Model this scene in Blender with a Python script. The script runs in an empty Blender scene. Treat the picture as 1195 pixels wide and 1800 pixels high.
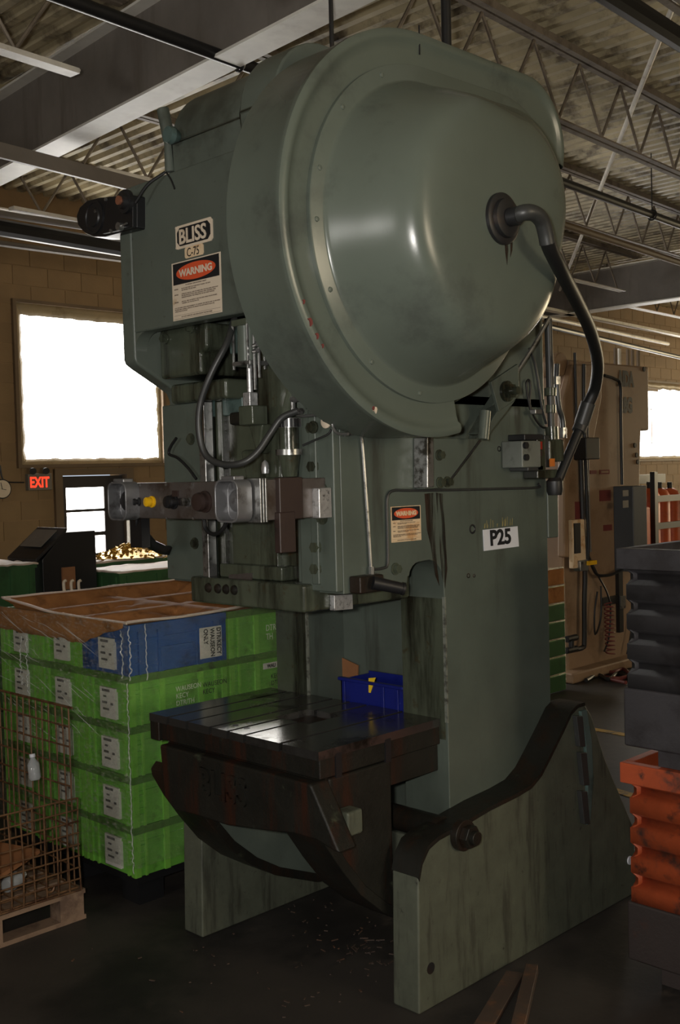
import bpy, math, random
from mathutils import Vector, Matrix, noise
rnd = random.Random(7)
SC = bpy.context.scene
COL = SC.collection
# ------------------------------------------------------------------ camera
YAW, PITCH, ROLL, FPX, CAMH = math.radians(44.94), -.0357, -.0266, 1920.0, 2.0
_f = Vector((math.cos(YAW) * math.cos(PITCH), math.sin(YAW) * math.cos(PITCH), math.sin(PITCH)))
_r = _f.cross(Vector((0, 0, 1))).normalized(); _u = _r.cross(_f)
CR = math.cos(ROLL) * _r + math.sin(ROLL) * _u
CU = -math.sin(ROLL) * _r + math.cos(ROLL) * _u
CAM = Vector((0, 0, CAMH))
cd = bpy.data.cameras.new('camera'); co = bpy.data.objects.new('camera', cd); COL.objects.link(co)
cd.sensor_fit = 'VERTICAL'; cd.sensor_height = 36; cd.sensor_width = 36 * 1195 / 1800
cd.lens = FPX / 1800 * 36; cd.clip_start = .05; cd.clip_end = 200
co.matrix_world = Matrix(((CR.x, CU.x, -_f.x, 0), (CR.y, CU.y, -_f.y, 0), (CR.z, CU.z, -_f.z, CAMH), (0, 0, 0, 1)))
SC.camera = co
# ------------------------------------------------------------------ light
w = bpy.data.worlds.new('world'); SC.world = w; w.use_nodes = True
w.node_tree.nodes['Background'].inputs[0].default_value = (.75, .85, 1, 1)
w.node_tree.nodes['Background'].inputs[1].default_value = .6
fl = bpy.data.lights.new('camera_flash', 'AREA'); fl.shape = 'RECTANGLE'; fl.size = .09; fl.size_y = .06
fl.energy = 74; fl.color = (1, .96, .9)
fo = bpy.data.objects.new('camera_flash', fl); COL.objects.link(fo)
fo.matrix_world = co.matrix_world @ Matrix.Translation((-.13, .05, .03)) @ Matrix.Rotation(math.radians(5), 4, 'X')
WIN_L, WIN_R, WIN_SIDE, WIN_BACK, FILL_WIN_FAR = 9.0, 10.0, 13.0, 13.0, 9.0           # window daylight; the far one is added to brighten the roof deck
vs = SC.view_settings
vs.view_transform = 'Standard'; vs.look = 'None'; vs.gamma = 1; vs.exposure = .2; vs.use_curve_mapping = False

def at(px, py, ax, v):
    """where the sight line through a photo pixel meets a known plane of the building or the press"""
    d = _f + CR * ((px - 597.5) / FPX) - CU * ((py - 900) / FPX)
    i = 'xyz'.index(ax)
    return CAM + d * ((v - CAM[i]) / d[i])

# ------------------------------------------------------------------ materials
def M(name, col, rough=.5, metal=0., dirt=None, amt=.5, scale=4., streak=False, bump=0., bscale=60., var=.15,
      dirt2=None, amt2=.35, scale2=14., emit=0., spec=.5, alpha=1., drough=None, trans=0.):
    m = bpy.data.materials.new(name); m.use_nodes = True
    nt = m.node_tree; N = nt.nodes; L = nt.links
    b = N['Principled BSDF']
    c4 = (*col, 1)
    b.inputs['Base Color'].default_value = c4
    b.inputs['Roughness'].default_value = rough
    b.inputs['Metallic'].default_value = metal
    b.inputs['Specular IOR Level'].default_value = spec
    b.inputs['Alpha'].default_value = alpha
    b.inputs['Transmission Weight'].default_value = trans
    if emit:
        b.inputs['Emission Color'].default_value = c4; b.inputs['Emission Strength'].default_value = emit
    tc = N.new('ShaderNodeTexCoord'); out = tc.outputs['Object']
    def noi(sc, det, st, seed):
        mp = N.new('ShaderNodeMapping'); mp.inputs['Location'].default_value = (seed, seed * .7, seed * .3)
        mp.inputs['Scale'].default_value = (1, 1, .12) if st else (1, 1, 1)
        L.new(out, mp.inputs[0])
        n = N.new('ShaderNodeTexNoise'); n.inputs['Scale'].default_value = sc; n.inputs['Detail'].default_value = det
        n.inputs['Roughness'].default_value = .65
        L.new(mp.outputs[0], n.inputs['Vector']); return n.outputs['Fac']
    last = None
    if var:
        n = noi(scale * .6, 4, False, 3.1)
        r = N.new('ShaderNodeMapRange'); r.inputs[1].default_value = .3; r.inputs[2].default_value = .7
        r.inputs[3].default_value = 1 - var; r.inputs[4].default_value = 1 + var
        L.new(n, r.inputs[0])
        mx = N.new('ShaderNodeMix'); mx.data_type = 'RGBA'; mx.blend_type = 'MULTIPLY'; mx.inputs[0].default_value = 1
        mx.inputs[6].default_value = c4; L.new(r.outputs[0], mx.inputs[7]); last = mx.outputs[2]
    rlast = None
    for d, a, s, st, seed in ((dirt, amt, scale, streak, 11.), (dirt2, amt2, scale2, False, 23.)):
        if d is None: continue
        n = noi(s, 8, st, seed)
        r = N.new('ShaderNodeMapRange'); r.inputs[1].default_value = .72 - a * .5; r.inputs[2].default_value = .86 - a * .4
        r.interpolation_type = 'SMOOTHSTEP'
        L.new(n, r.inputs[0])
        mx = N.new('ShaderNodeMix'); mx.data_type = 'RGBA'; L.new(r.outputs[0], mx.inputs[0])
        if last: L.new(last, mx.inputs[6])
        else: mx.inputs[6].default_value = c4
        mx.inputs[7].default_value = (*d, 1); last = mx.outputs[2]
        if drough is not None and rlast is None:
            q = N.new('ShaderNodeMapRange'); q.inputs[3].default_value = rough; q.inputs[4].default_value = drough
            L.new(r.outputs[0], q.inputs[0]); rlast = q.outputs[0]
    if last: L.new(last, b.inputs['Base Color'])
    if rlast: L.new(rlast, b.inputs['Roughness'])
    if bump:
        bn = N.new('ShaderNodeBump'); bn.inputs['Strength'].default_value = bump; bn.inputs['Distance'].default_value = .01
        L.new(noi(bscale, 5, False, 5.), bn.inputs['Height']); L.new(bn.outputs[0], b.inputs['Normal'])
    return m

BLK = (.006, .006, .006)
G = (.09, .106, .088)
m_paint = M('green_enamel', G, .38, dirt=(.045, .05, .04), amt=.42, scale=2.2, bump=.06, bscale=25, var=.12, dirt2=(.03, .028, .022), amt2=.18, scale2=30)
m_guard = M('green_gloss_enamel', (.1, .118, .097), .27, dirt=(.07, .08, .068), amt=.35, scale=2.5, bump=.035, bscale=14, var=.08, dirt2=(.05, .022, .018), amt2=.02, scale2=9)
m_col = M('green_streaked_enamel', (.08, .097, .08), .42, dirt=(.04, .042, .033), amt=.36, scale=6, streak=True, bump=.06, bscale=30, var=.15, dirt2=(.05, .03, .02), amt2=.12, scale2=22)
m_oily = M('oily_green_enamel', (.062, .072, .05), .2, dirt=(.012, .012, .008), amt=.58, scale=6, streak=True, bump=.12, bscale=40, var=.2, dirt2=(.04, .03, .014), amt2=.3, scale2=14)
m_leg = M('dusty_green_enamel', (.078, .085, .06), .6, dirt=(.04, .041, .029), amt=.45, scale=22, streak=True, bump=.1, bscale=50, var=.15, dirt2=(.015, .013, .01), amt2=.22, scale2=26)
m_grime = M('grease_blackened_iron', (.012, .0115, .009), .42, dirt=(.018, .011, .007), amt=.5, scale=8, streak=True, bump=.25, bscale=30, var=.3, dirt2=(.03, .035, .022), amt2=.2, scale2=12, spec=.35)
m_bed = M('oil_soaked_bed_iron', (.012, .0115, .009), .5, dirt=(.03, .011, .006), amt=.48, scale=9, streak=True, bump=.3, bscale=35, var=.3, dirt2=(.05, .058, .036), amt2=.24, scale2=7, spec=.25)
m_bolster = M('oiled_bolster_steel', (.16, .155, .145), .2, metal=.85, dirt=(.02, .018, .015), amt=.4, scale=3, bump=.03, bscale=40, drough=.4)
m_dark = M('blackened_steel', (.012, .012, .013), .45, dirt=(.022, .012, .008), amt=.4, scale=9)
m_black = M('black_enamel', (.01, .01, .011), .4, var=.1)
m_rubber = M('black_rubber_hose', (.008, .008, .008), .5, var=.1)
m_hose = M('grey_rubber_hose', (.03, .031, .03), .42, dirt=(.05, .05, .045), amt=.3, scale=20)
m_steel = M('machined_steel', (.3, .3, .29), .3, metal=.8, dirt=(.05, .045, .035), amt=.45, scale=18)
m_bright = M('bright_steel', (.55, .55, .55), .32, metal=.7, dirt=(.1, .1, .1), amt=.4, scale=60)
m_brown = M('brown_painted_bracket', (.03, .018, .015), .45, dirt=(.012, .01, .009), amt=.4, scale=10)
m_cast = M('bare_cast_aluminium', (.2, .2, .205), .38, metal=.6, dirt=(.09, .085, .085), amt=.4, scale=16, bump=.08, bscale=60)
m_panel = M('worn_control_panel', (.085, .072, .065), .42, metal=.3, dirt=(.045, .03, .022), amt=.5, scale=12, dirt2=(.14, .13, .125), amt2=.3, scale2=20)
m_yellow = M('yellow_indicator_lens', (.75, .42, .01), .25)
m_red = M('red_button_plastic', (.25, .02, .012), .35)
m_orange_tag = M('orange_tag', (.5, .14, .02), .5)
m_cream = M('cream_decal_vinyl', (.62, .52, .4), .45, dirt=(.4, .28, .16), amt=.3, scale=14, var=.05)
m_cream2 = M('yellowed_decal_vinyl', (.66, .5, .32), .45, dirt=(.5, .26, .1), amt=.45, scale=12, var=.05)
m_ink = M('black_ink', (.012, .013, .015), .4, var=0)
m_print = M('grey_brown_print', (.09, .06, .045), .5, var=0)
m_redink = M('red_orange_ink', (.6, .085, .03), .4, var=.05)
m_white = M('white_card', (.62, .63, .68), .45, var=.04)
m_teal = M('teal_primer', (.075, .115, .105), .35, dirt=(.03, .05, .045), amt=.5, scale=10)
m_rust = M('rust_stain', (.05, .018, .008), .5, dirt=(.012, .008, .006), amt=.5, scale=14, streak=True)
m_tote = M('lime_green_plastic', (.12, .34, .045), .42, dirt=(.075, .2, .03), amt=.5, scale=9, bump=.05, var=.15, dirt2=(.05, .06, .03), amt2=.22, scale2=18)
m_totel = M('lime_green_rib_plastic', (.15, .38, .05), .38, dirt=(.1, .28, .03), amt=.4, scale=12, var=.12)
m_blue = M('blue_plastic', (.02, .075, .24), .4, dirt=(.012, .035, .1), amt=.45, scale=8, bump=.05, var=.15)
m_blue2 = M('bright_blue_plastic', (.008, .014, .15), .35, dirt=(.01, .012, .09), amt=.4, scale=8)
m_label = M('white_paper_label', (.5, .48, .44), .6, dirt=(.35, .32, .28), amt=.3, scale=20)
m_labelp = M('label_print', (.08, .08, .08), .6, var=0)
m_wprint = M('white_stencil_print', (.5, .55, .45), .6, var=.1)
m_kraft = M('brown_kraft_paper', (.34, .15, .055), .8, spec=.08, dirt=(.2, .09, .035), amt=.45, scale=7, bump=.25, bscale=18, var=.2)
m_paperedge = M('pale_paper_edge', (.6, .48, .4), .6, var=.2)
m_rustwire = M('rusty_wire', (.16, .085, .04), .5, metal=.4, dirt=(.07, .03, .015), amt=.5, scale=20)
m_wood = M('weathered_pallet_wood', (.2, .13, .085), .75, dirt=(.1, .06, .04), amt=.5, scale=9, bump=.2, bscale=30)
m_card = M('brown_cardboard', (.25, .105, .04), .75, dirt=(.16, .06, .025), amt=.4, scale=6)
m_floor = M('oil_stained_concrete', (.034, .029, .025), .6, dirt=(.009, .008, .008), amt=.6, scale=.9, bump=.15, bscale=18, var=.3, dirt2=(.06, .047, .036), amt2=.22, scale2=5)
m_wall = M('tan_painted_block', (.23, .145, .066), .7, dirt=(.16, .095, .043), amt=.35, scale=1.5, bump=.15, bscale=60)
m_mortar = M('tan_painted_mortar', (.24, .15, .07), .8)
m_deck = M('peeling_grey_deck', (.5, .43, .28), .5, dirt=(.15, .12, .08), amt=.5, scale=3, bump=.1, bscale=20, var=.25, dirt2=(.012, .01, .008), amt2=.24, scale2=3.4)
m_joist = M('dusty_joist_steel', (.2, .165, .125), .6, dirt=(.1, .075, .055), amt=.5, scale=6)
m_web = M('shaded_beam_web', (.2, .18, .16), .6, dirt=(.14, .12, .1), amt=.45, scale=4, streak=True)  # darker copy of the beam paint, shade put into the colour
m_beam = M('lit_white_beam_flange', (.85, .83, .76), .5, dirt=(.7, .67, .6), amt=.45, scale=3, bump=.05)  # near-white colour carries the light from below on the flanges
m_strip = M('white_enamel_strip', (.7, .66, .58), .45, dirt=(.5, .44, .36), amt=.35, scale=8)
m_pipe = M('black_pipe_paint', (.01, .01, .011), .4)
m_gpipe = M('grey_pipe_paint', (.16, .14, .12), .5)
m_beige = M('beige_machine_enamel', (.27, .175, .105), .5, dirt=(.19, .115, .062), amt=.45, scale=2.5, bump=.05, var=.12, dirt2=(.05, .03, .02), amt2=.1, scale2=16)
m_bluegrey = M('blue_grey_enamel', (.06, .066, .075), .5, var=.1)
m_maroon = M('faded_maroon_placard', (.14, .028, .024), .6)
m_gas = M('orange_cylinder_paint', (.62, .115, .028), .45, dirt=(.4, .06, .02), amt=.35, scale=6)
m_gbin = M('grey_container_steel', (.036, .033, .036), .55, dirt=(.02, .017, .018), amt=.5, scale=5, bump=.15, var=.2)
m_obin = M('scraped_orange_container_steel', (.34, .06, .018), .5, dirt=(.06, .035, .028), amt=.42, scale=6, bump=.15, var=.25, dirt2=(.035, .02, .016), amt2=.3, scale2=11)
m_obase = M('rusty_dark_container_base', (.028, .02, .018), .6, dirt=(.06, .022, .01), amt=.4, scale=7, bump=.2)
m_yline = M('worn_yellow_floor_paint', (.3, .18, .03), .7, dirt=(.06, .05, .04), amt=.55, scale=9)
m_brass = M('brass_stampings', (.75, .5, .12), .3, metal=.7, dirt=(.3, .17, .03), amt=.5, scale=40)
m_door = M('dark_door_paint', (.03, .026, .026), .5)
m_frame = M('brown_frame_paint', (.13, .085, .045), .6)
m_copper = M('copper_coupling', (.4, .17, .1), .4, metal=.6)
m_glow = M('red_lit_exit_letters', (.95, .05, .02), .4, emit=1.2, var=0)
m_exitbox = M('grey_exit_box', (.16, .14, .11), .5)
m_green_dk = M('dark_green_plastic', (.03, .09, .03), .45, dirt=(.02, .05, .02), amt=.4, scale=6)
m_grass = M('rusted_bar_steel', (.06, .04, .03), .6, dirt=(.13, .06, .03), amt=.4, scale=8)

def window_mat(name, strength, col=(1, .97, .92)):
    """daylit polythene sheet: bright where sky is behind it, brown where it is folded over the frame"""
    m = bpy.data.materials.new(name); m.use_nodes = True
    nt = m.node_tree; N = nt.nodes; L = nt.links; b = N['Principled BSDF']
    b.inputs['Base Color'].default_value = (.55, .48, .36, 1); b.inputs['Roughness'].default_value = .35
    b.inputs['Emission Color'].default_value = (*col, 1)
    b.inputs['Emission Strength'].default_value = strength
    return m

def film_mat(name, glare_haze=.4, gloss=.14):
    m = bpy.data.materials.new(name); m.use_nodes = True
    nt = m.node_tree; N = nt.nodes; L = nt.links
    N.remove(N['Principled BSDF'])
    o = N['Material Output']
    tr = N.new('ShaderNodeBsdfTransparent'); tr.inputs[0].default_value = (.93, .95, .92, 1)
    gl = N.new('ShaderNodeBsdfGlossy'); gl.inputs['Roughness'].default_value = .12; gl.inputs[0].default_value = (.9, .9, .88, 1)
    df = N.new('ShaderNodeBsdfDiffuse'); df.inputs[0].default_value = (.45, .43, .38, 1)  # pale diffuse layer paints glare into the film
    tc = N.new('ShaderNodeTexCoord')
    mp = N.new('ShaderNodeMapping'); mp.inputs['Scale'].default_value = (14, 14, 34); mp.inputs['Rotation'].default_value = (.35, .1, 0)
    n = N.new('ShaderNodeTexNoise'); n.inputs['Scale'].default_value = 2.2; n.inputs['Detail'].default_value = 7
    L.new(tc.outputs['Object'], mp.inputs[0]); L.new(mp.outputs[0], n.inputs['Vector'])
    bp = N.new('ShaderNodeBump'); bp.inputs['Strength'].default_value = 1.; bp.inputs['Distance'].default_value = .05
    L.new(n.outputs['Fac'], bp.inputs['Height']); L.new(bp.outputs[0], gl.inputs['Normal'])
    r = N.new('ShaderNodeMapRange'); r.inputs[1].default_value = .5; r.inputs[2].default_value = .8; r.inputs[3].default_value = .0; r.inputs[4].default_value = glare_haze
    L.new(n.outputs['Fac'], r.inputs[0])
    m1 = N.new('ShaderNodeMixShader'); L.new(r.outputs[0], m1.inputs[0]); L.new(tr.outputs[0], m1.inputs[1]); L.new(df.outputs[0], m1.inputs[2])
    m2 = N.new('ShaderNodeMixShader'); m2.inputs[0].default_value = gloss; L.new(m1.outputs[0], m2.inputs[1]); L.new(gl.outputs[0], m2.inputs[2])
    L.new(m2.outputs[0], o.inputs[0]); return m
m_film = film_mat('glare_hazed_stretch_film')
m_film2 = film_mat('clear_stretch_film', .08, .06)
m_crease = M('film_crease_glint', (.7, .72, .7), .12, spec=1., alpha=.32, var=0)  # whitish colour stands for glints along the film creases
m_rim = M('grimy_shaded_green_rim_plastic', (.065, .16, .03), .45, dirt=(.035, .06, .02), amt=.5, scale=12)  # darkened for the shadow between layers as well as for grime
def stain_mat(name, col):
    m = M(name, col, .5, dirt=(.01, .007, .005), amt=.5, scale=14, streak=True)
    N = m.node_tree.nodes; L = m.node_tree.links
    tc = N.new('ShaderNodeTexCoord'); mp = N.new('ShaderNodeMapping'); mp.inputs['Scale'].default_value = (1, 1, .07)
    n = N.new('ShaderNodeTexNoise'); n.inputs['Scale'].default_value = 45; n.inputs['Detail'].default_value = 6
    r = N.new('ShaderNodeMapRange'); r.inputs[1].default_value = .38; r.inputs[2].default_value = .6
    L.new(tc.outputs['Object'], mp.inputs[0]); L.new(mp.outputs[0], n.inputs['Vector']); L.new(n.outputs['Fac'], r.inputs[0]); L.new(r.outputs[0], N['Principled BSDF'].inputs['Alpha'])
    return m
m_stain = stain_mat('runny_rust_stain', (.022, .011, .006))

# ------------------------------------------------------------------ mesh helpers
def wloc(p):
    v = Vector((0, 0, 0))
    while p: v += p.location; p = p.parent
    return v
def link(name, me, mat, parent=None, org=None):
    o = bpy.data.objects.new(name, me); COL.objects.link(o)
    if mat and not me.materials: me.materials.append(mat)
    if parent: o.parent = parent
    if org is not None: o.location = org
    return o
def tag(o, label=None, cat=None, group=None, kind=None):
    if label: o['label'] = label
    if cat: o['category'] = cat
    if group: o['group'] = group
    if kind: o['kind'] = kind
    return o
def thing(name, loc, label, cat, group=None):
    o = bpy.data.objects.new(name, None); COL.objects.link(o); o.location = loc
    o.empty_display_size = .1
    return tag(o, label, cat, group)
def basis(d):
    d = Vector(d).normalized()
    a = Vector((0, 0, 1)) if abs(d.z) < .9 else Vector((1, 0, 0))
    u = d.cross(a).normalized(); return u, d.cross(u).normalized(), d
def crom(pts, k=6):
    pts = [Vector(p) for p in pts]
    if len(pts) < 3: return pts
    q = [pts[0] * 2 - pts[1]] + pts + [pts[-1] * 2 - pts[-2]]; out = []
    for i in range(1, len(q) - 2):
        a, b, c, d = q[i - 1:i + 3]
        for j in range(k):
            t = j / k
            out.append(.5 * ((2 * b) + (c - a) * t + (2 * a - 5 * b + 4 * c - d) * t * t + (3 * b - a - 3 * c + d) * t ** 3))
    return out + [pts[-1]]
class MB:
    def __init__(s): s.v = []; s.f = []
    def add(s, vs, fs):
        n = len(s.v); s.v += [Vector(v) for v in vs]; s.f += [tuple(i + n for i in f) for f in fs]; return s
    def box(s, x0, x1, y0, y1, z0, z1):
        return s.add([(x, y, z) for x in (x0, x1) for y in (y0, y1) for z in (z0, z1)],
                     [(0, 1, 3, 2), (4, 6, 7, 5), (0, 4, 5, 1), (2, 3, 7, 6), (0, 2, 6, 4), (1, 5, 7, 3)])
    def obox(s, c, d, L, W, H, up=(0, 0, 1)):
        """box centred at c, length L along d, height H along up"""
        d = Vector(d).normalized(); u = Vector(up); sd = u.cross(d).normalized(); u = d.cross(sd).normalized(); c = Vector(c)
        vs = [c + d * a * L / 2 + sd * b * W / 2 + u * e * H / 2 for a in (-1, 1) for b in (-1, 1) for e in (-1, 1)]
        return s.add(vs, [(0, 1, 3, 2), (4, 6, 7, 5), (0, 4, 5, 1), (2, 3, 7, 6), (0, 2, 6, 4), (1, 5, 7, 3)])
    def prism(s, poly, ax, a0, a1):
        """poly of 2D points extruded along axis ax from a0 to a1; axes order: y:(x,z) x:(y,z) z:(x,y)"""
        def mk(p, a): return {'y': (p[0], a, p[1]), 'x': (a, p[0], p[1]), 'z': (p[0], p[1], a)}[ax]
        n = len(poly); vs = [mk(p, a0) for p in poly] + [mk(p, a1) for p in poly]
        area = sum(poly[i][0] * poly[(i + 1) % n][1] - poly[(i + 1) % n][0] * poly[i][1] for i in range(n))
        fs = [tuple(range(n)), tuple(range(2 * n - 1, n - 1, -1))] + [(i, i + n, (i + 1) % n + n, (i + 1) % n) for i in range(n)]
        return s.add(vs, fs)
    def cyl(s, p0, p1, r0, r1=None, n=20):
        r1 = r0 if r1 is None else r1; p0, p1 = Vector(p0), Vector(p1); u, v, d = basis(p1 - p0)
        vs = []
        for p, r in ((p0, r0), (p1, r1)):
            vs += [p + (u * math.cos(2 * math.pi * i / n) + v * math.sin(2 * math.pi * i / n)) * r for i in range(n)]
        return s.add(vs, [tuple(range(n - 1, -1, -1)), tuple(range(n, 2 * n))] + [(i, (i + 1) % n, (i + 1) % n + n, i + n) for i in range(n)])
    def lathe(s, c, axis, prof, n=32, cap=True):
        c = Vector(c); u, v, d = basis(axis); m = len(prof); vs = []
        for h, r in prof: vs += [c + d * h + (u * math.cos(2 * math.pi * i / n) + v * math.sin(2 * math.pi * i / n)) * r for i in range(n)]
        fs = [(k * n + i, k * n + (i + 1) % n, (k + 1) * n + (i + 1) % n, (k + 1) * n + i) for k in range(m - 1) for i in range(n)]
        if cap: fs += [tuple(range(n - 1, -1, -1)), tuple(range((m - 1) * n, m * n))]
        return s.add(vs, fs)
    def tube(s, pts, r, n=10, k=6, smooth=True):
        p = crom(pts, k) if smooth else [Vector(q) for q in pts]
        vs = []; u = None
        for i, q in enumerate(p):
            d = (p[min(i + 1, len(p) - 1)] - p[max(i - 1, 0)]).normalized()
            if u is None: u = basis(d)[0]
            u = (u - d * u.dot(d)).normalized(); v = d.cross(u)
            rr = r(i / (len(p) - 1)) if callable(r) else r
            vs += [q + (u * math.cos(2 * math.pi * j / n) + v * math.sin(2 * math.pi * j / n)) * rr for j in range(n)]
        m = len(p)
        return s.add(vs, [(k2 * n + i, k2 * n + (i + 1) % n, (k2 + 1) * n + (i + 1) % n, (k2 + 1) * n + i) for k2 in range(m - 1) for i in range(n)]
                     + [tuple(range(n - 1, -1, -1)), tuple(range((m - 1) * n, m * n))])
    def hexa(s, p, d, r, h):
        u, v, d = basis(d); p = Vector(p)
        s.cyl(p, p + d * h * .25, r * 1.35, n=18); s.cyl(p + d * h * .25, p + d * h, r, n=6); return s
    def mesh(s, org=Vector((0, 0, 0)), name='mesh', ang=35):
        me = bpy.data.meshes.new(name); me.from_pydata([v - org for v in s.v], [], s.f); me.validate()
        import bmesh
        bm = bmesh.new(); bm.from_mesh(me); bmesh.ops.recalc_face_normals(bm, faces=bm.faces); bm.to_mesh(me); bm.free()
        me.polygons.foreach_set('use_smooth', [True] * len(me.polygons)); me.set_sharp_from_angle(angle=math.radians(ang)); me.update()
        return me
    def build(s, name, mat, parent=None, bevel=0., seg=2, ang=35):
        if parent is None:
            xs = [v.x for v in s.v]; ys = [v.y for v in s.v]; zs = [v.z for v in s.v]
            org = Vector(((min(xs) + max(xs)) / 2, (min(ys) + max(ys)) / 2, min(zs)))
            o = link(name, s.mesh(org, name, ang), mat, None, org)
        else: o = link(name, s.mesh(wloc(parent), name, ang), mat, parent)
        if bevel:
            b = o.modifiers.new('bevel', 'BEVEL'); b.width = bevel; b.segments = seg; b.limit_method = 'ANGLE'; b.angle_limit = math.radians(40)
            b.harden_normals = True
        return o
def text(body, size, mat, parent, org, right, up, name='lettering', align='LEFT', sx=1., depth=.0006, bold=0., spacing=1.):
    cu = bpy.data.curves.new('t', 'FONT'); cu.body = body; cu.size = size; cu.align_x = align; cu.extrude = depth; cu.offset = bold; cu.space_line = spacing
    cu.resolution_u = 3
    t = bpy.data.objects.new('t', cu); COL.objects.link(t)
    dg = bpy.context.evaluated_depsgraph_get(); me = bpy.data.meshes.new_from_object(t.evaluated_get(dg))
    bpy.data.objects.remove(t); bpy.data.curves.remove(cu)
    right = Vector(right).normalized(); up = Vector(up).normalized(); nn = right.cross(up); org = Vector(org); pl = wloc(parent)
    for v in me.vertices: v.co = org + right * v.co.x * sx + up * v.co.y + nn * v.co.z - pl
    me.materials.clear(); me.name = name
    return link(name, me, mat, parent)
def copy_tree(o, loc=None, parent=None, label=None):
    c = o.copy(); COL.objects.link(c); c.parent = parent
    if loc is not None: c.location = loc
    if label: c['label'] = label
    for ch in [q for q in bpy.data.objects if q.parent == o]: copy_tree(ch, None, c)
    return c
# ================================================================== THE SETTING
def S(o): o['kind'] = 'structure'; return o
WY = 10.2
fl_o = S(MB().box(-8, 26, -9.2, WY, -.12, 0).build('floor', m_floor))
for i, (p0, p1) in enumerate((((1050, 1283), (1090, 1290)), ((1090, 1392), (1125, 1402)))):
    a, b = at(*p0, 'z', .002), at(*p1, 'z', .002); d = (b - a).normalized()
    a = a - d * .12; b = b + d * 2.2
    MB().obox((a + b) / 2, d, (b - a).length, .075, .004).build('painted_line', m_yline, fl_o)

def cells(xs, zs, holes):
    for i in range(len(xs) - 1):
        for j in range(len(zs) - 1):
            cx, cz = (xs[i] + xs[i + 1]) / 2, (zs[j] + zs[j + 1]) / 2
            if not any(h[0] < cx < h[1] and h[2] < cz < h[3] for h in holes): yield xs[i], xs[i + 1], zs[j], zs[j + 1]
W1 = (5.62, 7.38, 2.17, 3.82); DR = (6.06, 6.88, 0, 2.06); W2 = (17.7, 20.6, 2.1, 3.52); W4 = (7.7, 9.4, 2.17, 3.82)
holes = [W1, DR, W2, W4]
mb = MB()
for a, b, c, d in cells(sorted({-8, 26, *[h[0] for h in holes], *[h[1] for h in holes]}), sorted({0, 5.0, *[h[2] for h in holes], *[h[3] for h in holes]}), holes):
    mb.box(a, b, WY, WY + .3, c, d)
wall = S(mb.build('wall_back', m_mortar))
def sub(rect, h):
    a, b, c, d = rect
    if b <= h[0] or a >= h[1] or d <= h[2] or c >= h[3]: return [rect]
    out = []
    if a < h[0]: out.append((a, h[0], c, d))
    if b > h[1]: out.append((h[1], b, c, d))
    if c < h[2]: out.append((max(a, h[0]), min(b, h[1]), c, h[2]))
    if d > h[3]: out.append((max(a, h[0]), min(b, h[1]), h[3], d))
    return out
rest = MB(); bmesh_cache = {}
wl = wloc(wall)
for r in range(24):
    for c in range(-2, 60):
        x0 = c * .4 + (.2 if r % 2 else 0); rects = [(x0 + .005, x0 + .395, r * .2 + .005, r * .2 + .195)]
        if x0 < 3 or x0 > 22: continue
        for h in holes: rects = [q for t in rects for q in sub(t, h)]
        for (a, b, cc, d) in rects:
            if b - a < .03 or d - cc < .03: continue
            show = 5.2 < (a + b) / 2 < 8.0 and cc > .9 or 13.8 < a < 18.2 and cc > 1.5
            if show:
                k = (round(b - a, 3), round(d - cc, 3))
                if k not in bmesh_cache: bmesh_cache[k] = MB().box(0, k[0], -.007, .01, 0, k[1]).mesh(Vector((0, 0, 0)), 'block')
                link('block', bmesh_cache[k], m_wall, wall, Vector((a, WY, cc)) - wl)
            else: rest.box(a, b, WY - .007, WY + .01, cc, d)
S(MB().box(-8, 26, -9.2, -9.0, 0, 1.7).box(-8, 2.5, -9.2, -9, 1.7, 4.2).box(5.3, 26, -9.2, -9, 1.7, 4.2).box(-8, 26, -9.2, -9, 4.2, 5).build('wall_right', m_mortar))
tag(rest.build('block_courses', m_wall, wall), kind='stuff')
S(MB().box(-8.2, -8, -9.2, WY, 0, 5).build('wall_front', m_mortar))
S(MB().box(26, 26.2, -9.2, WY, 0, 5).build('wall_far', m_mortar))

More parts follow.
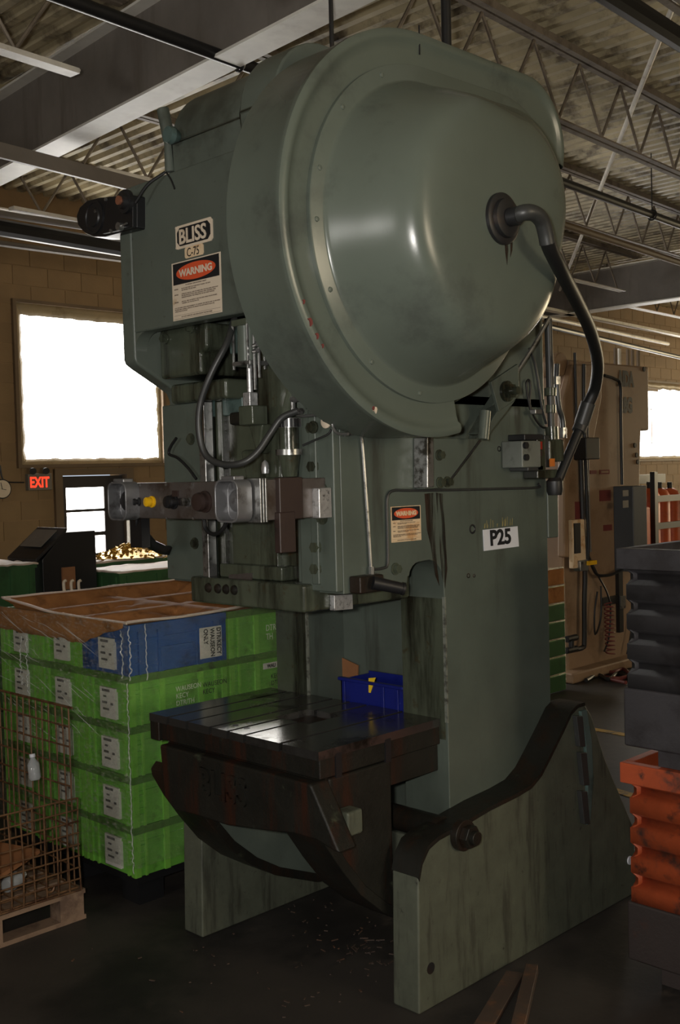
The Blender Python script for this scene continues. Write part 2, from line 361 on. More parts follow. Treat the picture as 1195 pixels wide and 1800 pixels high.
def wavy(a, b, n, amp, seed):
    return [(a + (b - a) * i / n, amp * noise.noise(Vector((seed, i * .7, 0)))) for i in range(n + 1)]
def window(n, rect, y, nrm, strength, fold=.1, col=(1, .97, .92)):
    x0, x1, z0, z1 = rect
    root = bpy.data.objects.new('window_%d' % n, None); COL.objects.link(root); root.location = ((x0 + x1) / 2, y, z0); S(root)
    m = window_mat('daylit_polythene_%d' % n, strength, col)
    s = -nrm
    MB().box(x0, x1, min(y + s * .05, y + s * .06), max(y + s * .05, y + s * .06), z0, z1).build('plastic_sheet', m, root)
    t = .035
    for a, b, c, d in ((x0 - .05, x1 + .05, z1, z1 + t), (x0 - .05, x1 + .05, z0 - t, z0), (x0 - .05, x0 - .01, z0, z1), (x1 + .01, x1 + .05, z0, z1)):
        MB().box(a, b, y - .05, y + .02, c, d).build('frame', m_frame, root)
    # folded-over plastic round the rim: four strips with an uneven inner edge
    for k in range(4):
        L = (x1 - x0) if k < 2 else (z1 - z0); wv = wavy(0, L, 22, .03, n * 9 + k)
        mb = MB(); vs = []
        for (q, dq) in wv:
            f0 = fold * (1.2 if k == 0 else .75) + dq
            if k == 0: vs += [(x0 + q, y + nrm * .02, z1), (x0 + q, y + nrm * .004, z1 - f0)]
            if k == 1: vs += [(x0 + q, y + nrm * .02, z0), (x0 + q, y + nrm * .004, z0 + f0 * .8)]
            if k == 2: vs += [(x0, y + nrm * .02, z0 + q), (x0 + f0 * .7, y + nrm * .004, z0 + q)]
            if k == 3: vs += [(x1, y + nrm * .02, z0 + q), (x1 - f0 * .7, y + nrm * .004, z0 + q)]
        mb.add(vs, [(2 * i, 2 * i + 1, 2 * i + 3, 2 * i + 2) for i in range(len(wv) - 1)])
        o = mb.build('plastic_fold', m_fold, root); sm = o.modifiers.new('t', 'SOLIDIFY'); sm.thickness = .004
    return root
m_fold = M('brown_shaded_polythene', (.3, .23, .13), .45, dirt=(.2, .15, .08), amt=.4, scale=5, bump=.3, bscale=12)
window(1, W1, WY, -1, WIN_L)
w2 = window(2, W2, WY, -1, WIN_R)
for a, b, c, d in ((17.95, 18.75, 3.36, 3.42), (18.05, 18.5, 3.02, 3.035), (18.49, 18.505, 2.4, 3.03), (18.2, 18.5, 2.39, 2.405)):
    MB().box(a, b, WY + .02, WY + .035, c, d).build('batten', m_frame, w2)
window(3, (2.5, 5.3, 1.7, 4.2), -9.0, 1, WIN_SIDE, col=(1, .84, .6))
def xwindow(n, x, nrm, ya, yb, za, zb, strength, col):
    root = bpy.data.objects.new('window_%d' % n, None); COL.objects.link(root); root.location = (x, (ya + yb) / 2, za); S(root)
    MB().box(min(x, x + nrm * .01), max(x, x + nrm * .01), ya, yb, za, zb).build('plastic_sheet', window_mat('daylit_polythene_%d' % n, strength, col), root)
    for a, b, c, d in ((ya - .05, yb + .05, zb, zb + .05), (ya - .05, yb + .05, za - .05, za), (ya - .05, ya, za, zb), (yb, yb + .05, za, zb)):
        MB().box(x - .03, x + .03, a, b, c, d).build('frame', m_frame, root)
xwindow(5, -7.99, 1, .5, 2.5, 2.1, 3.6, WIN_BACK, (1, .97, .92))
xwindow(6, 25.99, -1, 1.5, 8.5, 1.6, 3.9, FILL_WIN_FAR, (1, .82, .52))  # added window, out of view, warms and brightens the deck at right
window(4, W4, WY, -1, WIN_L)

# door with a column of panes
dr = bpy.data.objects.new('door_1', None); COL.objects.link(dr); dr.location = (6.47, WY, 0); S(dr)
px0, px1 = 6.15, 6.62
pz = [(.35, .62), (.66, .93), (.95, 1.18), (1.21, 1.43), (1.46, 1.68), (1.71, 1.93)]
pz = [(at(150, 974, 'y', WY).z, at(150, 943, 'y', WY).z), (at(150, 936, 'y', WY).z, at(150, 900, 'y', WY).z), (at(150, 895, 'y', WY).z, at(150, 857, 'y', WY).z)]
h0 = pz[0][1] - pz[0][0]; pz = [(pz[0][0] - (h0 + .04) * 2, pz[0][0] - (h0 + .04) * 2 + h0), (pz[0][0] - h0 - .04, pz[0][0] - .04)] + pz
xs = sorted([6.08, px0, px1, 6.86]); zs = sorted([0, 2.04] + [z for p in pz for z in p])
mb = MB()
for a, b, c, d in cells(xs, zs, [(px0, px1, p[0], p[1]) for p in pz]): mb.box(a, b, WY + .03, WY + .08, c, d)
mb.build('door_leaf', m_door, dr)
m_pane = window_mat('daylit_door_pane', 9)
for a, b in pz: MB().box(px0, px1, WY + .05, WY + .056, a, b).build('pane', m_pane, dr)
for a, b, c, d in ((5.98, 6.07, 0, 2.12), (6.87, 6.96, 0, 2.12), (6.07, 6.87, 2.05, 2.12)): MB().box(a, b, WY - .05, WY + .1, c, d).build('frame', m_frame, dr)
MB().cyl((6.8, WY + .03, 1.0), (6.8, WY - .05, 1.0), .03).build('knob', m_steel, dr)

# ---- roof: corrugated deck carrying joists and beams
mb = MB(); ZD = 4.95; vs = []; n = 0; x = -6.
while x < 25:
    for dx, dz in ((0, 0), (.055, 0), (.075, .042), (.13, .042)): vs.append((x + dx, dz))
    x += .15
fs = []
V3 = [(a, y, ZD + z) for (a, z) in vs for y in (-9.2, WY + .2)]
mb.add(V3, [(2 * i, 2 * i + 1, 2 * i + 3, 2 * i + 2) for i in range(len(vs) - 1)])
deck = S(mb.build('ceiling', m_deck, ang=20))
MB().box(-8, 26, -9.2, WY + .3, ZD + .1, ZD + .2).build('roof_slab', m_mortar, deck)
def jline(y0): return lambda x: y0 + .062 * (x - 4)
RT, RP = .012, .31
rod_dn = MB().cyl((0, 0, .45), (RP, RP * .062, 0), RT, n=6).mesh(Vector((0, 0, 0)), 'web_rod')
rod_up = MB().cyl((0, 0, 0), (RP, RP * .062, .45), RT, n=6).mesh(Vector((0, 0, 0)), 'web_rod')
def joist(y0, xa, xb, ba, bb):
    f = jline(y0)
    root = bpy.data.objects.new('roof_joist', None); COL.objects.link(root); root.parent = deck
    root.location = Vector((xa, f(xa), 4.4)) - wloc(deck)
    def bar(x0, x1, z, off, w, h):
        p, q = Vector((x0, f(x0) + off, z)), Vector((x1, f(x1) + off, z)); return MB().obox((p + q) / 2, q - p, (q - p).length, w, h)
    for o in (-.032, .032):
        bar(xa, xb, 4.925, o, .045, .05).build('top_chord', m_joist, root)
        bar(ba, bb, 4.392, o, .045, .012).add(*[[], []]).build('bottom_chord', m_strip if xa < 3 or y0 > 7 else m_joist, root)  # paler chords have the light from below put into their colour
    x = ba + .1; k = 0; rl = wloc(root)
    while x + RP < bb:
        link('web_rod', (rod_up, rod_dn)[k % 2], m_joist, root, Vector((x, f(x), 4.42)) - rl); x += RP; k += 1
for y0, xa, ba in ((2.7, 4.15, 4.6), (4.14, 4.15, 4.6), (5.68, 4.15, 4.6), (7.28, 4.15, 4.55), (8.85, 4.15, 4.5)): joist(y0, xa, 14.0, ba, 13.5)
for y0 in (4.14, 5.68, 7.28): joist(y0, 1.2, 3.93, 1.2, 3.56)
for y0 in (7.28, 8.85): joist(y0 + .62, 14.2, 22, 14.5, 21)
def beam(p, q, zb, zt, wd, name='roof_beam'):
    p, q = Vector(p), Vector(q); d = q - p; L = d.length; c = (p + q) / 2
    root = bpy.data.objects.new(name, None); COL.objects.link(root); root.parent = deck; root.location = Vector((c.x, c.y, zb)) - wloc(deck)
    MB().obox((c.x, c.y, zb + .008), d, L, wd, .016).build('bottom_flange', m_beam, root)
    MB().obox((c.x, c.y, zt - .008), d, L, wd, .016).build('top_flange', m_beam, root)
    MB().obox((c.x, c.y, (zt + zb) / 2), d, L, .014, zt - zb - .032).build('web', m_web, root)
    return root
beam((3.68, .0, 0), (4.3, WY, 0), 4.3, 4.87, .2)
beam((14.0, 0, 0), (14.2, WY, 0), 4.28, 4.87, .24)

# ---- pipes and fittings hanging below the roof
def run(name, p, q, r, mat, label, cat='pipe', n=10, box=None):
    p, q = Vector(p), Vector(q)
    mb = MB()
    if box: mb.obox((p + q) / 2, q - p, (q - p).length, *box)
    else: mb.cyl(p, q, r, n=n)
    return tag(mb.build(name, mat), label, cat)
zp = 4.33
a, b = at(120, 0, 'z', zp), at(1195, 396, 'z', zp); d = (b - a).normalized()
bus = thing('overhead_pipe', (a.x, a.y, zp), 'thick black overhead pipe passing behind the flywheel cover', 'pipe')
MB().cyl(a - d * 1.5, b + d * 3, .036, n=14).build('pipe_body', m_pipe, bus)
for px, py in ((450, 100), (985, 305), (1178, 372)):
    c = at(px, py, 'z', zp); t = (c - a).dot(d); c = a + d * t
    h = MB().cyl(c + Vector((0, 0, .03)), (c.x, c.y, 4.9), .006, n=6).build('hanger_rod', m_dark, bus)
    MB().tube([c + Vector((-.0, math.cos(k * .785) * .045, math.sin(k * .785) * .045)) for k in range(9)], .008, n=6, k=2).build('hanger_ring', m_dark, h)
    
def seg(name, p0, p1, z, mat, label, r=.03, ext=(0, 0), box=None, cat='pipe'):
    a, b = at(*p0, 'z', z), at(*p1, 'z', z); d = (b - a).normalized()
    return run(name, a - d * ext[0], b + d * ext[1], r, mat, label, cat, box=box)
seg('overhead_channel', (0, 264), (225, 322), 4.17, m_gpipe, 'grey steel channel slung under the white roof beam', ext=(2, 2.5), box=(.03, .1), cat='channel')
seg('strip_light', (0, 86), (132, 128), 4.36, m_strip, 'white strip fixture at top left above the white beam', ext=(1.5, 0), box=(.09, .03), cat='light fixture')
seg('strip_light', (170, 296), (262, 318), 4.36, m_strip, 'white strip fixture behind the white roof beam, above the grey channel', ext=(0, 1.2), box=(.08, .03), cat='light fixture')
seg('strip_light', (20, 366), (135, 388), 4.36, m_strip, 'white strip fixture left of the black cam housing', ext=(0, 2.2), box=(.08, .03), cat='light fixture')
seg('wall_pipe', (0, 376), (210, 408), 4.28, m_gpipe, 'slim grey pipe above the black wall pipe at left', .03, (2, 5))
seg('wall_pipe', (0, 400), (208, 436), 4.2, m_pipe, 'thick black pipe along the top of the back wall', .075, (2, 3.2))
seg('wall_conduit', (0, 428), (205, 455), 4.3, m_gpipe, 'thin tan conduit highest on the block wall', .03, (2, 4), cat='conduit')
seg('overhead_pipe', (1085, 0), (1195, 70), 4.45, m_pipe, 'black overhead pipe in the top right corner', .06, (.4, 3))
seg('strip_light', (969, 545), (1195, 590), 4.3, m_strip, 'long white strip fixture above the beige press', ext=(1.5, 2), box=(.12, .04), cat='light fixture')
seg('overhead_pipe', (969, 560), (1195, 609), 4.15, m_strip, 'pale slim pipe just under the long strip fixture', .03, (1, -.6))
seg('overhead_pipe', (969, 575), (1195, 628), 3.85, m_pipe, 'dark slim pipe just above the beige press', .035, (1, 2))
seg('overhead_pipe', (985, 393), (1195, 462), 4.2, m_frame, 'rust brown pipe between the roof joists at right', .035, (1.5, 3))
# long pale cable slanting across the roof bay
a = at(1187, 0, 'z', 4.85); b = at(984, 510, 'z', 4.6)
run('slanting_cable', a + (a - b) * .02, b, .02, m_strip, 'long pale cable slanting down from the top right corner', 'cable')
def drop(px, py0, py1, y, r, mat, label):
    a = at(px, py0, 'y', y); b = at(px + 3, py1, 'y', y); b.x = a.x
    return tag(MB().cyl((a.x, y, 4.95), (a.x, y, b.z), r, n=12).build('conduit_drop', mat), label, 'conduit')
drop(784, 40, 150, 3.05, .022, m_pipe, 'black vertical conduit dropping behind the flywheel cover')
drop(582, 30, 120, 3.6, .011, m_dark, 'thin vertical conduit left of the black drop conduit')

# ---- fixtures on the back wall
ex = thing('exit_sign', (5.79, WY, 1.9), 'grey exit sign with red lit letters left of the door', 'exit sign')
MB().box(5.66, 5.93, WY - .07, WY - .007, 1.905, 2.075).build('housing', m_exitbox, ex, .006)
text('EXIT', .15, m_glow, ex, (5.675, WY - .072, 1.937), (1, 0, 0), (0, 0, 1), 'letters', sx=.72, bold=.004, depth=.002)
for dx in (.05, .2):
    l = MB().cyl((5.66 + dx, WY - .05, 2.12), (5.66 + dx - .02, WY - .12, 2.1), .02, .035, 14).build('emergency_lamp', m_dark, ex)
    MB().cyl((5.66 + dx, WY - .04, 2.07), (5.66 + dx, WY - .04, 2.12), .012, n=8).build('lamp_stalk', m_dark, l)
ck = thing('wall_clock', (5.38, WY, 1.83), 'round pale wall clock cut by the left edge of the picture', 'clock')
MB().cyl((5.38, WY - .05, 1.93), (5.38, WY - .007, 1.93), .1, n=32).build('case', m_dark, ck)
MB().cyl((5.38, WY - .056, 1.93), (5.38, WY - .05, 1.93), .088, n=32).build('dial', m_cream, ck)
MB().obox((5.37, WY - .058, 1.96), (-.2, 0, 1), .07, .004, .006, (0, 1, 0)).obox((5.395, WY - .058, 1.925), (1, 0, -.2), .05, .004, .006, (0, 1, 0)).build('hands', m_ink, ck)
tag(MB().tube([at(0, 818, 'y', WY - .02), at(4, 840, 'y', WY - .02), at(12, 847, 'y', WY - .02), at(42, 848, 'y', WY - .02)], .008, n=6).build('wall_cable', m_dark), 'thin dark cable running from the clock to the exit sign', 'cable')
a = at(228, 918, 'y', WY - .05)
tag(MB().cyl((a.x, WY - .05, .0), (a.x, WY - .05, 1.75), .035, n=12).build('wall_post', m_strip), 'white vertical post right of the door', 'post')
# ================================================================== THE PRESS
YR, YL = 2.746, 3.754
m_wear = M('worn_paint_edge', (.16, .17, .14), .5, dirt=(.05, .05, .04), amt=.55, scale=30)
XH, XG, XT, XB = 2.54, 2.76, 3.325, 4.04
PR = thing('mechanical_press', (3.3, 3.25, 0), 'tall green inclinable mechanical press with a huge domed flywheel cover', 'press')
def xz(pts, y): return [(p.x, p.z) for p in (at(a, b, 'y', y) for a, b in pts)]
def yz(pts, x): return [(p.y, p.z) for p in (at(a, b, 'x', x) for a, b in pts)]
def arc(cx, cz, r, a0, a1, n=8): return [(cx + r * math.cos(math.radians(a0 + (a1 - a0) * i / n)), cz + r * math.sin(math.radians(a0 + (a1 - a0) * i / n))) for i in range(n + 1)]
# -- two cheek plates of the C-frame
curve = [(2.617, .80), (2.622, .77), (2.677, .673), (2.75, .57), (2.848, .448), (2.968, .345), (3.097, .267), (3.335, .17), (3.572, .118), (3.8, .1)]
throat = [(3.10, 1.565), (3.108, 1.6)] + arc(3.175, 1.59, .06, 170, 90, 4) + arc(3.22, 1.555, .1, 80, 0, 6) + [(XT, 1.4), (XT, .905)]
lower = throat + [(2.70, .905), (2.70, .80)] + curve + [(XB, .2), (XB, 2.3)]
main = [(XG, 2.3), (XG, 1.565)] + lower
head = [(XH, 3.16), (XH, 2.48), (2.547, 2.462), (2.57, 2.446), (2.70, 2.376), (2.745, 2.35), (XG, 2.32), (XG, 2.25), (XB, 2.25), (XB, 2.95), (3.85, 3.16)]
def chaikin(poly, k=1):
    return poly
column = [(XG, 2.3), (XG, 1.565)] + throat[:-1] + [(XT, .2), (XB, .2), (XB, 2.3)]
bedck = [(2.70, .905), (2.70, .80)] + curve[:-1] + [(3.57, .3), (3.03, .5), (3.03, .905)]
MB().prism(bedck, 'y', 2.785, 2.981).build('bed_cheek', m_bed, PR, .01)
for ya, yb, ha, hb in ((YR, 2.981, YR, 2.83), (3.54, YL, 3.67, YL)):
    o = MB().prism(column if ya < 3 else main, 'y', ya, yb).build('frame_cheek', m_col, PR, .012, 3)
    inn = [(x + .022, z + .022) for x, z in curve]
    MB().prism([(x - .006, z - .006) for x, z in curve] + inn[::-1], 'y', (2.78 if ya < 3 else ya - .004), yb + .004).build('cheek_rim', m_grime, o, .004)
    MB().prism(head, 'y', ha, hb).build('head_cheek', m_paint, o, .012, 3)
    MB().box(XT - .003, XT + .01, ya + .012, yb - .004, .93, 1.52).build('throat_face', m_oily, o)
    MB().box(XT - .004, XT + .004, ya - .0015, ya + .012, 1.0, 1.5).build('worn_edge', m_wear, o)
# -- head
MB().box(XH, 2.60, 2.83, 3.67, 2.58, 3.16).build('head_front_panel', m_paint, PR, .008)
MB().box(2.60, 3.9, 2.83, 3.67, 3.10, 3.155).build('head_top', m_paint, PR)
MB().prism([(3.67, 2.58)] + [(3.67 - .07 + .07 * math.cos(math.radians(t)), 2.51 + .07 * math.sin(math.radians(t))) for t in range(0, 91, 15)], 'x', 2.545, 2.60).build('corner_fillet', m_paint, PR)
MB().box(3.02, 3.1, 2.83, 3.67, 2.2, 3.1).box(3.02, 3.1, 2.981, 3.54, 1.6, 2.2).build('inner_web', m_oily, PR)
bc = MB().prism([(3.67, 2.60), (3.36, 2.60), (3.36, 2.50), (3.40, 2.48), (3.40, 2.40), (3.67, 2.40)], 'x', 2.66, 3.02).build('bearing_cap', m_oily, PR, .015, 3)
MB().box(2.7, 3.02, 3.3, 3.66, 2.30, 2.38).build('bearing_ledge', m_oily, PR, .015, 3)
MB().box(2.78, 3.02, 3.3, 3.5, 2.24, 2.31).build('teal_patch', m_teal, PR, .006)
MB().box(2.72, 3.02, 3.20, 3.30, 2.47, 2.6).build('bearing_lug', m_teal, PR, .01)
for p in ((2.655, 3.45, 2.585), (2.655, 3.62, 2.56)): MB().hexa(p, (-1, 0, 0), .016, .02).build('bolt', m_oily, PR)
# gear / crank cover on the head
prof = [(2.56, 3.16), (2.555, 3.27)] + arc(2.78, 3.27, .225, 180, 60, 10) + [(3.3, 3.5), (3.3, 3.16)]
MB().prism(prof, 'y', 2.99, 3.405).build('crank_cover', m_paint, PR, .008)
prof2 = [(2.55, 3.16), (2.54, 3.28)] + arc(2.79, 3.28, .25, 180, 60, 10) + [(3.3, 3.53), (3.3, 3.16)]
MB().prism(prof2, 'y', 2.80, 2.985).build('cover_collar', m_paint, PR, .01)
lub = MB().cyl((2.56, 3.425, 3.17), (2.56, 3.425, 3.29), .02).cyl((2.56, 3.425, 3.29), (2.55, 3.445, 3.41), .024).build('lubricator_pipe', m_paint, PR)
MB().cyl((2.555, 3.43, 3.30), (2.53, 3.36, 3.285), .014).lathe((2.53, 3.355, 3.285), (-1, 0, 0), [(-.02, .02), (.01, .034), (.03, .03)], 14).build('lubricator_valve', m_teal, lub)
a, b = at(290, 303, 'x', XH - .01), at(238, 356, 'x', XH - .06)
MB().tube([a, (a + b) / 2 + Vector((-.01, 0, .01)), b], .006, n=6).build('signal_wire', m_rubber, PR)
MB().tube([at(292, 303, 'x', XH - .004), at(300, 315, 'x', XH - .004), at(307, 332, 'x', XH - .003)], .0035, n=6).build('signal_wire', m_rubber, PR)
# -- black cam-switch housing at the left of the head
ZC, YC2 = at(180, 380, 'x', 2.5).z, at(180, 380, 'x', 2.5).y
YE = at(240, 380, 'x', 2.5).y
def hz_(px, py): p = at(px, py, 'x', 2.5); return (p.y, p.z)
pl = [hz_(240, 343), hz_(200, 345), hz_(172, 347), hz_(152, 352), hz_(139, 364), hz_(133, 380), hz_(136, 396), hz_(147, 409), hz_(162, 416), hz_(182, 416), hz_(212, 408), hz_(240, 401)]
hs = MB().prism(pl, 'x', 2.50, 2.60).build('cam_switch_housing', m_black, PR, .008)
MB().lathe((2.50, *hz_(166, 382)), (-1, 0, 0), [(0, .068), (.006, .068), (.006, .058), (.002, .056), (.002, .04), (.008, .036), (.008, .0005)], 30).build('drum_face', m_dark, hs)
MB().prism([hz_(240, 344), hz_(196, 347), hz_(186, 412), hz_(240, 400)], 'x', 2.482, 2.502).build('mounting_plate', m_black, hs, .003)
p = Vector((2.482, *hz_(230, 356)))
MB().lathe(p, (-1, 0, 0), [(0, .046), (.014, .046), (.016, .032), (.034, .028), (.034, .0005)], 20).build('coupling', m_dark, hs)
MB().cyl(p + Vector((-.034, 0, 0)), p + Vector((-.042, 0, .0)), .018, n=12).build('coupling_core', m_copper, hs)
for q_ in ((188, 351), (190, 406), (203, 407), (222, 345), (170, 372), (232, 347)):
    p = Vector((2.482 if q_[0] > 190 else 2.498, *hz_(*q_))); MB().cyl(p, p + Vector((-.008, 0, 0)), .007, n=8).build('bolt', m_steel, hs)
p = Vector((2.482, *hz_(221, 400))); MB().cyl(p, p + Vector((-.02, 0, 0)), .016, n=12).cyl(p + Vector((-.01, 0, 0)), p + Vector((-.01, -.05, .004)), .004, n=8).build('stop_screw', m_steel, hs)

# -- plates and decals on the head
def quad_plate(name, px, ax, v, th, mat, parent, r=0.):
    """thin plate whose four photo corners lie on plane ax=v"""
    q = [at(*p, ax, v) for p in px]; mb = MB(); nn = Vector((-1, 0, 0)) if ax == 'x' else Vector((0, -1, 0))
    mb.add(q + [p + nn * th for p in q], [(0, 1, 2, 3), (7, 6, 5, 4), (0, 4, 5, 1), (1, 5, 6, 2), (2, 6, 7, 3), (3, 7, 4, 0)])
    return mb.build(name, mat, parent, r, 3)
RF, UP = Vector((0, -1, 0)), Vector((0, 0, 1))
def rplate(name, y0, y1, z0, z1, th, mat, parent, ch=0., x=XH):
    pts = [(y0, z0), (y1, z0), (y1, z1), (y0, z1)]
    if ch: pts = [(y0 + ch, z0), (y1 - ch, z0), (y1, z0 + ch), (y1, z1 - ch), (y1 - ch, z1), (y0 + ch, z1), (y0, z1 - ch), (y0, z0 + ch)]
    return MB().prism(pts, 'x', x - th, x).build(name, mat, parent)
np_ = rplate('maker_plate', 3.150, 3.372, 2.861, 2.948, .004, m_cream, PR, .01)
rplate('plate_field', 3.161, 3.361, 2.8705, 2.9385, .0015, m_ink, np_, .016, XH - .004)
text('BLISS', .077, m_cream, np_, (2.5335, 3.35, 2.8775), RF, UP, 'maker_name', sx=.98, depth=.001, bold=.0016)
for yy in (3.157, 3.365):
    for zz in (2.867, 2.942): MB().cyl((XH - .004, yy, zz), (XH - .007, yy, zz), .005, n=10).build('rivet', m_cream, np_)
mp = rplate('model_plate', 3.208, 3.32, 2.82, 2.861, .003, m_cream2, PR, .006)
text('C-75', .046, m_ink, mp, (XH - .0036, 3.307, 2.825), RF, UP, 'model_number', sx=.82, depth=.0005)
WTXT = [(.5, 'TO PREVENT SERIOUS BODILY INJURY', 0),
        (.115, 'PLACE ANY PART OF YOUR BODY UNDER THE RAM\nOR WITHIN THE DIE AREA', 1),
        (.245, 'OPERATE, INSTALL DIES OR MAINTAIN THIS MACHINE WITHOUT\nPROPER INSTRUCTION AND WITHOUT FIRST READING AND\nUNDERSTANDING THE OPERATOR OR MACHINE MANUAL', 1),
        (.455, 'INSTALL DIES OR SERVICE THIS MACHINE WITH THE FLYWHEEL\nTURNING OR THE MOTOR ON', 1)]
def warning(x_or_y, front, c, Wd, Ht, mat, parent):
    """decal: c = upper-left corner seen from outside"""
    right = RF if front else Vector((1, 0, 0)); nn = Vector((-1, 0, 0)) if front else Vector((0, -1, 0)); c = Vector(c)
    def rect(u0, u1, v0, v1, off, th, m, par, name):
        q = [c + right * (u * Wd) - UP * (v * Ht) + nn * off for u, v in ((u0, v1), (u1, v1), (u1, v0), (u0, v0))]
        return MB().add(q + [p + nn * th for p in q], [(0, 1, 2, 3), (7, 6, 5, 4), (0, 4, 5, 1), (1, 5, 6, 2), (2, 6, 7, 3), (3, 7, 4, 0)]).build(name, m, par)
    base = rect(0, 1, 0, 1, 0, .0012, mat, parent, 'warning_sign')
    rect(.03, .97, .02, .385, .0012, .0006, m_ink, base, 'sign_header')
    e = [c + right * (Wd * (.5 + .4 * math.cos(t * .2618 / 2))) - UP * (Ht * (.203 + .145 * math.sin(t * .2618 / 2))) + nn * .0018 for t in range(48)]
    MB().add(e + [p + nn * .0006 for p in e], [tuple(range(48)), tuple(range(95, 47, -1))] + [(i, (i + 1) % 48, (i + 1) % 48 + 48, i + 48) for i in range(48)]).build('sign_oval', m_redink, base)
    P = lambda u, v: c + right * (u * Wd) - UP * (v * Ht) + nn * .0028
    text('WARNING', Ht * .165, mat, base, P(.5, .26), right, UP, 'sign_heading', 'CENTER', sx=.86 * Wd / .295 * .218 / Ht * 1.32, depth=.0003, bold=.0014)
    s = Ht * .0285; k = Wd / Ht / .84 * .74
    text(WTXT[0][1], s, m_print, base, P(.5, .425), right, UP, 'small_print', 'CENTER', sx=k, depth=.0003)
    for u, v in ((.1, .475), (.1, .57), (.1, .70)): text('NEVER', s * 1.1, m_print, base, P(.05, v), right, UP, 'small_print', sx=k, depth=.0003)
    for v, t in ((.475, WTXT[1][1]), (.57, WTXT[2][1]), (.70, WTXT[3][1])): text(t, s, m_print, base, P(.2, v), right, UP, 'small_print', sx=k, depth=.0003, spacing=1.05)
    text('IT IS THE EMPLOYER\'S RESPONSIBILITY TO ENSURE THE ABOVE AND TO PROVIDE\nPROPER DIES, GUARDS, DEVICES OR MEANS FOR ANY PARTICULAR USE,\nOPERATION OR SETUP', s, m_print, base, P(.05, .80), right, UP, 'small_print', sx=k, depth=.0003, spacing=1.05)
    rect(.03, .97, .915, .919, .0012, .0005, m_print, base, 'sign_rule'); rect(.03, .97, .975, .979, .0012, .0005, m_print, base, 'sign_rule')
    text('DO NOT REMOVE THIS SIGN FROM THE MACHINE', s * 1.1, m_print, base, P(.5, .96), right, UP, 'small_print', 'CENTER', sx=k, depth=.0003)
    return base
warning(XH, True, (XH - .0005, 3.406, 2.814), .296, .218, m_cream, PR)

# -- flywheel guard: shell swept round two circles, dome loft in front
c1, R1, c2, R2 = (2.94, 2.81), .6875, (3.56, 3.27), .235
def tangents(c1, R1, c2, R2):
    vx, vz = c2[0] - c1[0], c2[1] - c1[1]; D = math.hypot(vx, vz); ph = math.atan2(vz, vx); g = math.acos((R1 - R2) / D); return ph + g, ph - g
tu, tl = tangents(c1, R1, c2, R2)
par = []
a0 = math.radians(283); N1 = 72
for i in range(N1 + 1): par.append((0, a0 + (tu - a0) * i / N1))
for i in range(1, 4): par.append(('s', tu, i / 4))
for i in range(17): par.append((1, tu + (tl - tu) * i / 16))
def outline(par, ca, Ra, cb, Rb, d, y):
    out = []
    for p in par:
        if p[0] == 's':
            A = (ca[0] + (Ra - d) * math.cos(p[1]), ca[1] + (Ra - d) * math.sin(p[1])); B = (cb[0] + (Rb - d) * math.cos(p[1]), cb[1] + (Rb - d) * math.sin(p[1]))
            out.append((A[0] + (B[0] - A[0]) * p[2], y, A[1] + (B[1] - A[1]) * p[2]))
        else:
            c, R = ((ca, Ra), (cb, Rb))[p[0]]; out.append((c[0] + (R - d) * math.cos(p[1]), y, c[1] + (R - d) * math.sin(p[1])))
    return out
prof = [(.006, 2.725), (0, 2.725), (0, 2.50), (-.007, 2.485), (-.006, 2.468), (.008, 2.459), (.026, 2.461), (.034, 2.47), (.06, 2.473), (.2, 2.47), (.2, 2.478), (.04, 2.482), (.012, 2.50), (.006, 2.725)]
vs = []; n = len(par)
for d, y in prof: vs += outline(par, c1, R1, c2, R2, d, y)
gd = MB().add(vs, [(k * n + i, k * n + i + 1, (k + 1) * n + i + 1, (k + 1) * n + i) for k in range(len(prof) - 1) for i in range(n - 1)]).build('flywheel_guard', m_guard, PR, ang=50)
dR1 = .575
dtab = [(2.472, .575, 3.775, 3.0, .395), (2.458, .575, 3.775, 3.0, .395), (2.455, .571, 3.771, 3.0, .391), (2.455, .523, 3.735, 3.0, .345), (2.451, .517, 3.73, 3.0, .34), (2.44, .511, 3.72, 3.0, .337),
        (2.41, .497, 3.685, 2.99, .33), (2.35, .474, 3.605, 2.98, .318), (2.30, .454, 3.535, 2.97, .304), (2.25, .432, 3.465, 2.955, .286), (2.215, .414, 3.415, 2.94, .272), (2.195, .400, 3.385, 2.93, .26), (2.18, .384, 3.36, 2.92, .245),
        (2.169, .362, 3.325, 2.91, .225), (2.162, .335, 3.29, 2.90, .205), (2.158, .30, 3.24, 2.89, .175), (2.156, .25, 3.19, 2.87, .145), (2.154, .15, 3.12, 2.85, .09)]
vs = []; n = 105
for y, ra, ext, cz2, rb in dtab:
    cb_ = (ext - rb, cz2); ta, tb = tangents(c1, ra, cb_, rb)
    dpar = [(0, tb + 2 * math.pi + (ta - tb - 2 * math.pi) * i / 72) for i in range(73)] + [('s', ta, .5)] + [(1, ta + (tb - ta) * i / 30) for i in range(31)]
    vs += outline(dpar, c1, ra, cb_, rb, 0, y)
m_ = len(dtab)
fs = [(k * n + i, k * n + (i + 1) % n, (k + 1) * n + (i + 1) % n, (k + 1) * n + i) for k in range(m_ - 1) for i in range(n)] + [tuple((m_ - 1) * n + i for i in range(n))]
dome = MB().add(vs, fs).build('flywheel_dome', m_guard, PR, ang=38)
for t in (165, 182, 205, 235, 262, 140, 115):
    r = dR1 - .026; p = Vector((c1[0] + r * math.cos(math.radians(t)), 2.455, c1[1] + r * math.sin(math.radians(t))))
    MB().lathe(p, (0, -1, 0), [(0, .009), (.004, .008), (.006, .001)], 12).build('screw', m_guard, dome)
a = at(736, 60, 'y', 2.47); MB().box(a.x - .0015, a.x + .0015, 2.466, 2.4705, a.z - .07, a.z + .03).build('guard_seam', m_dark, gd)
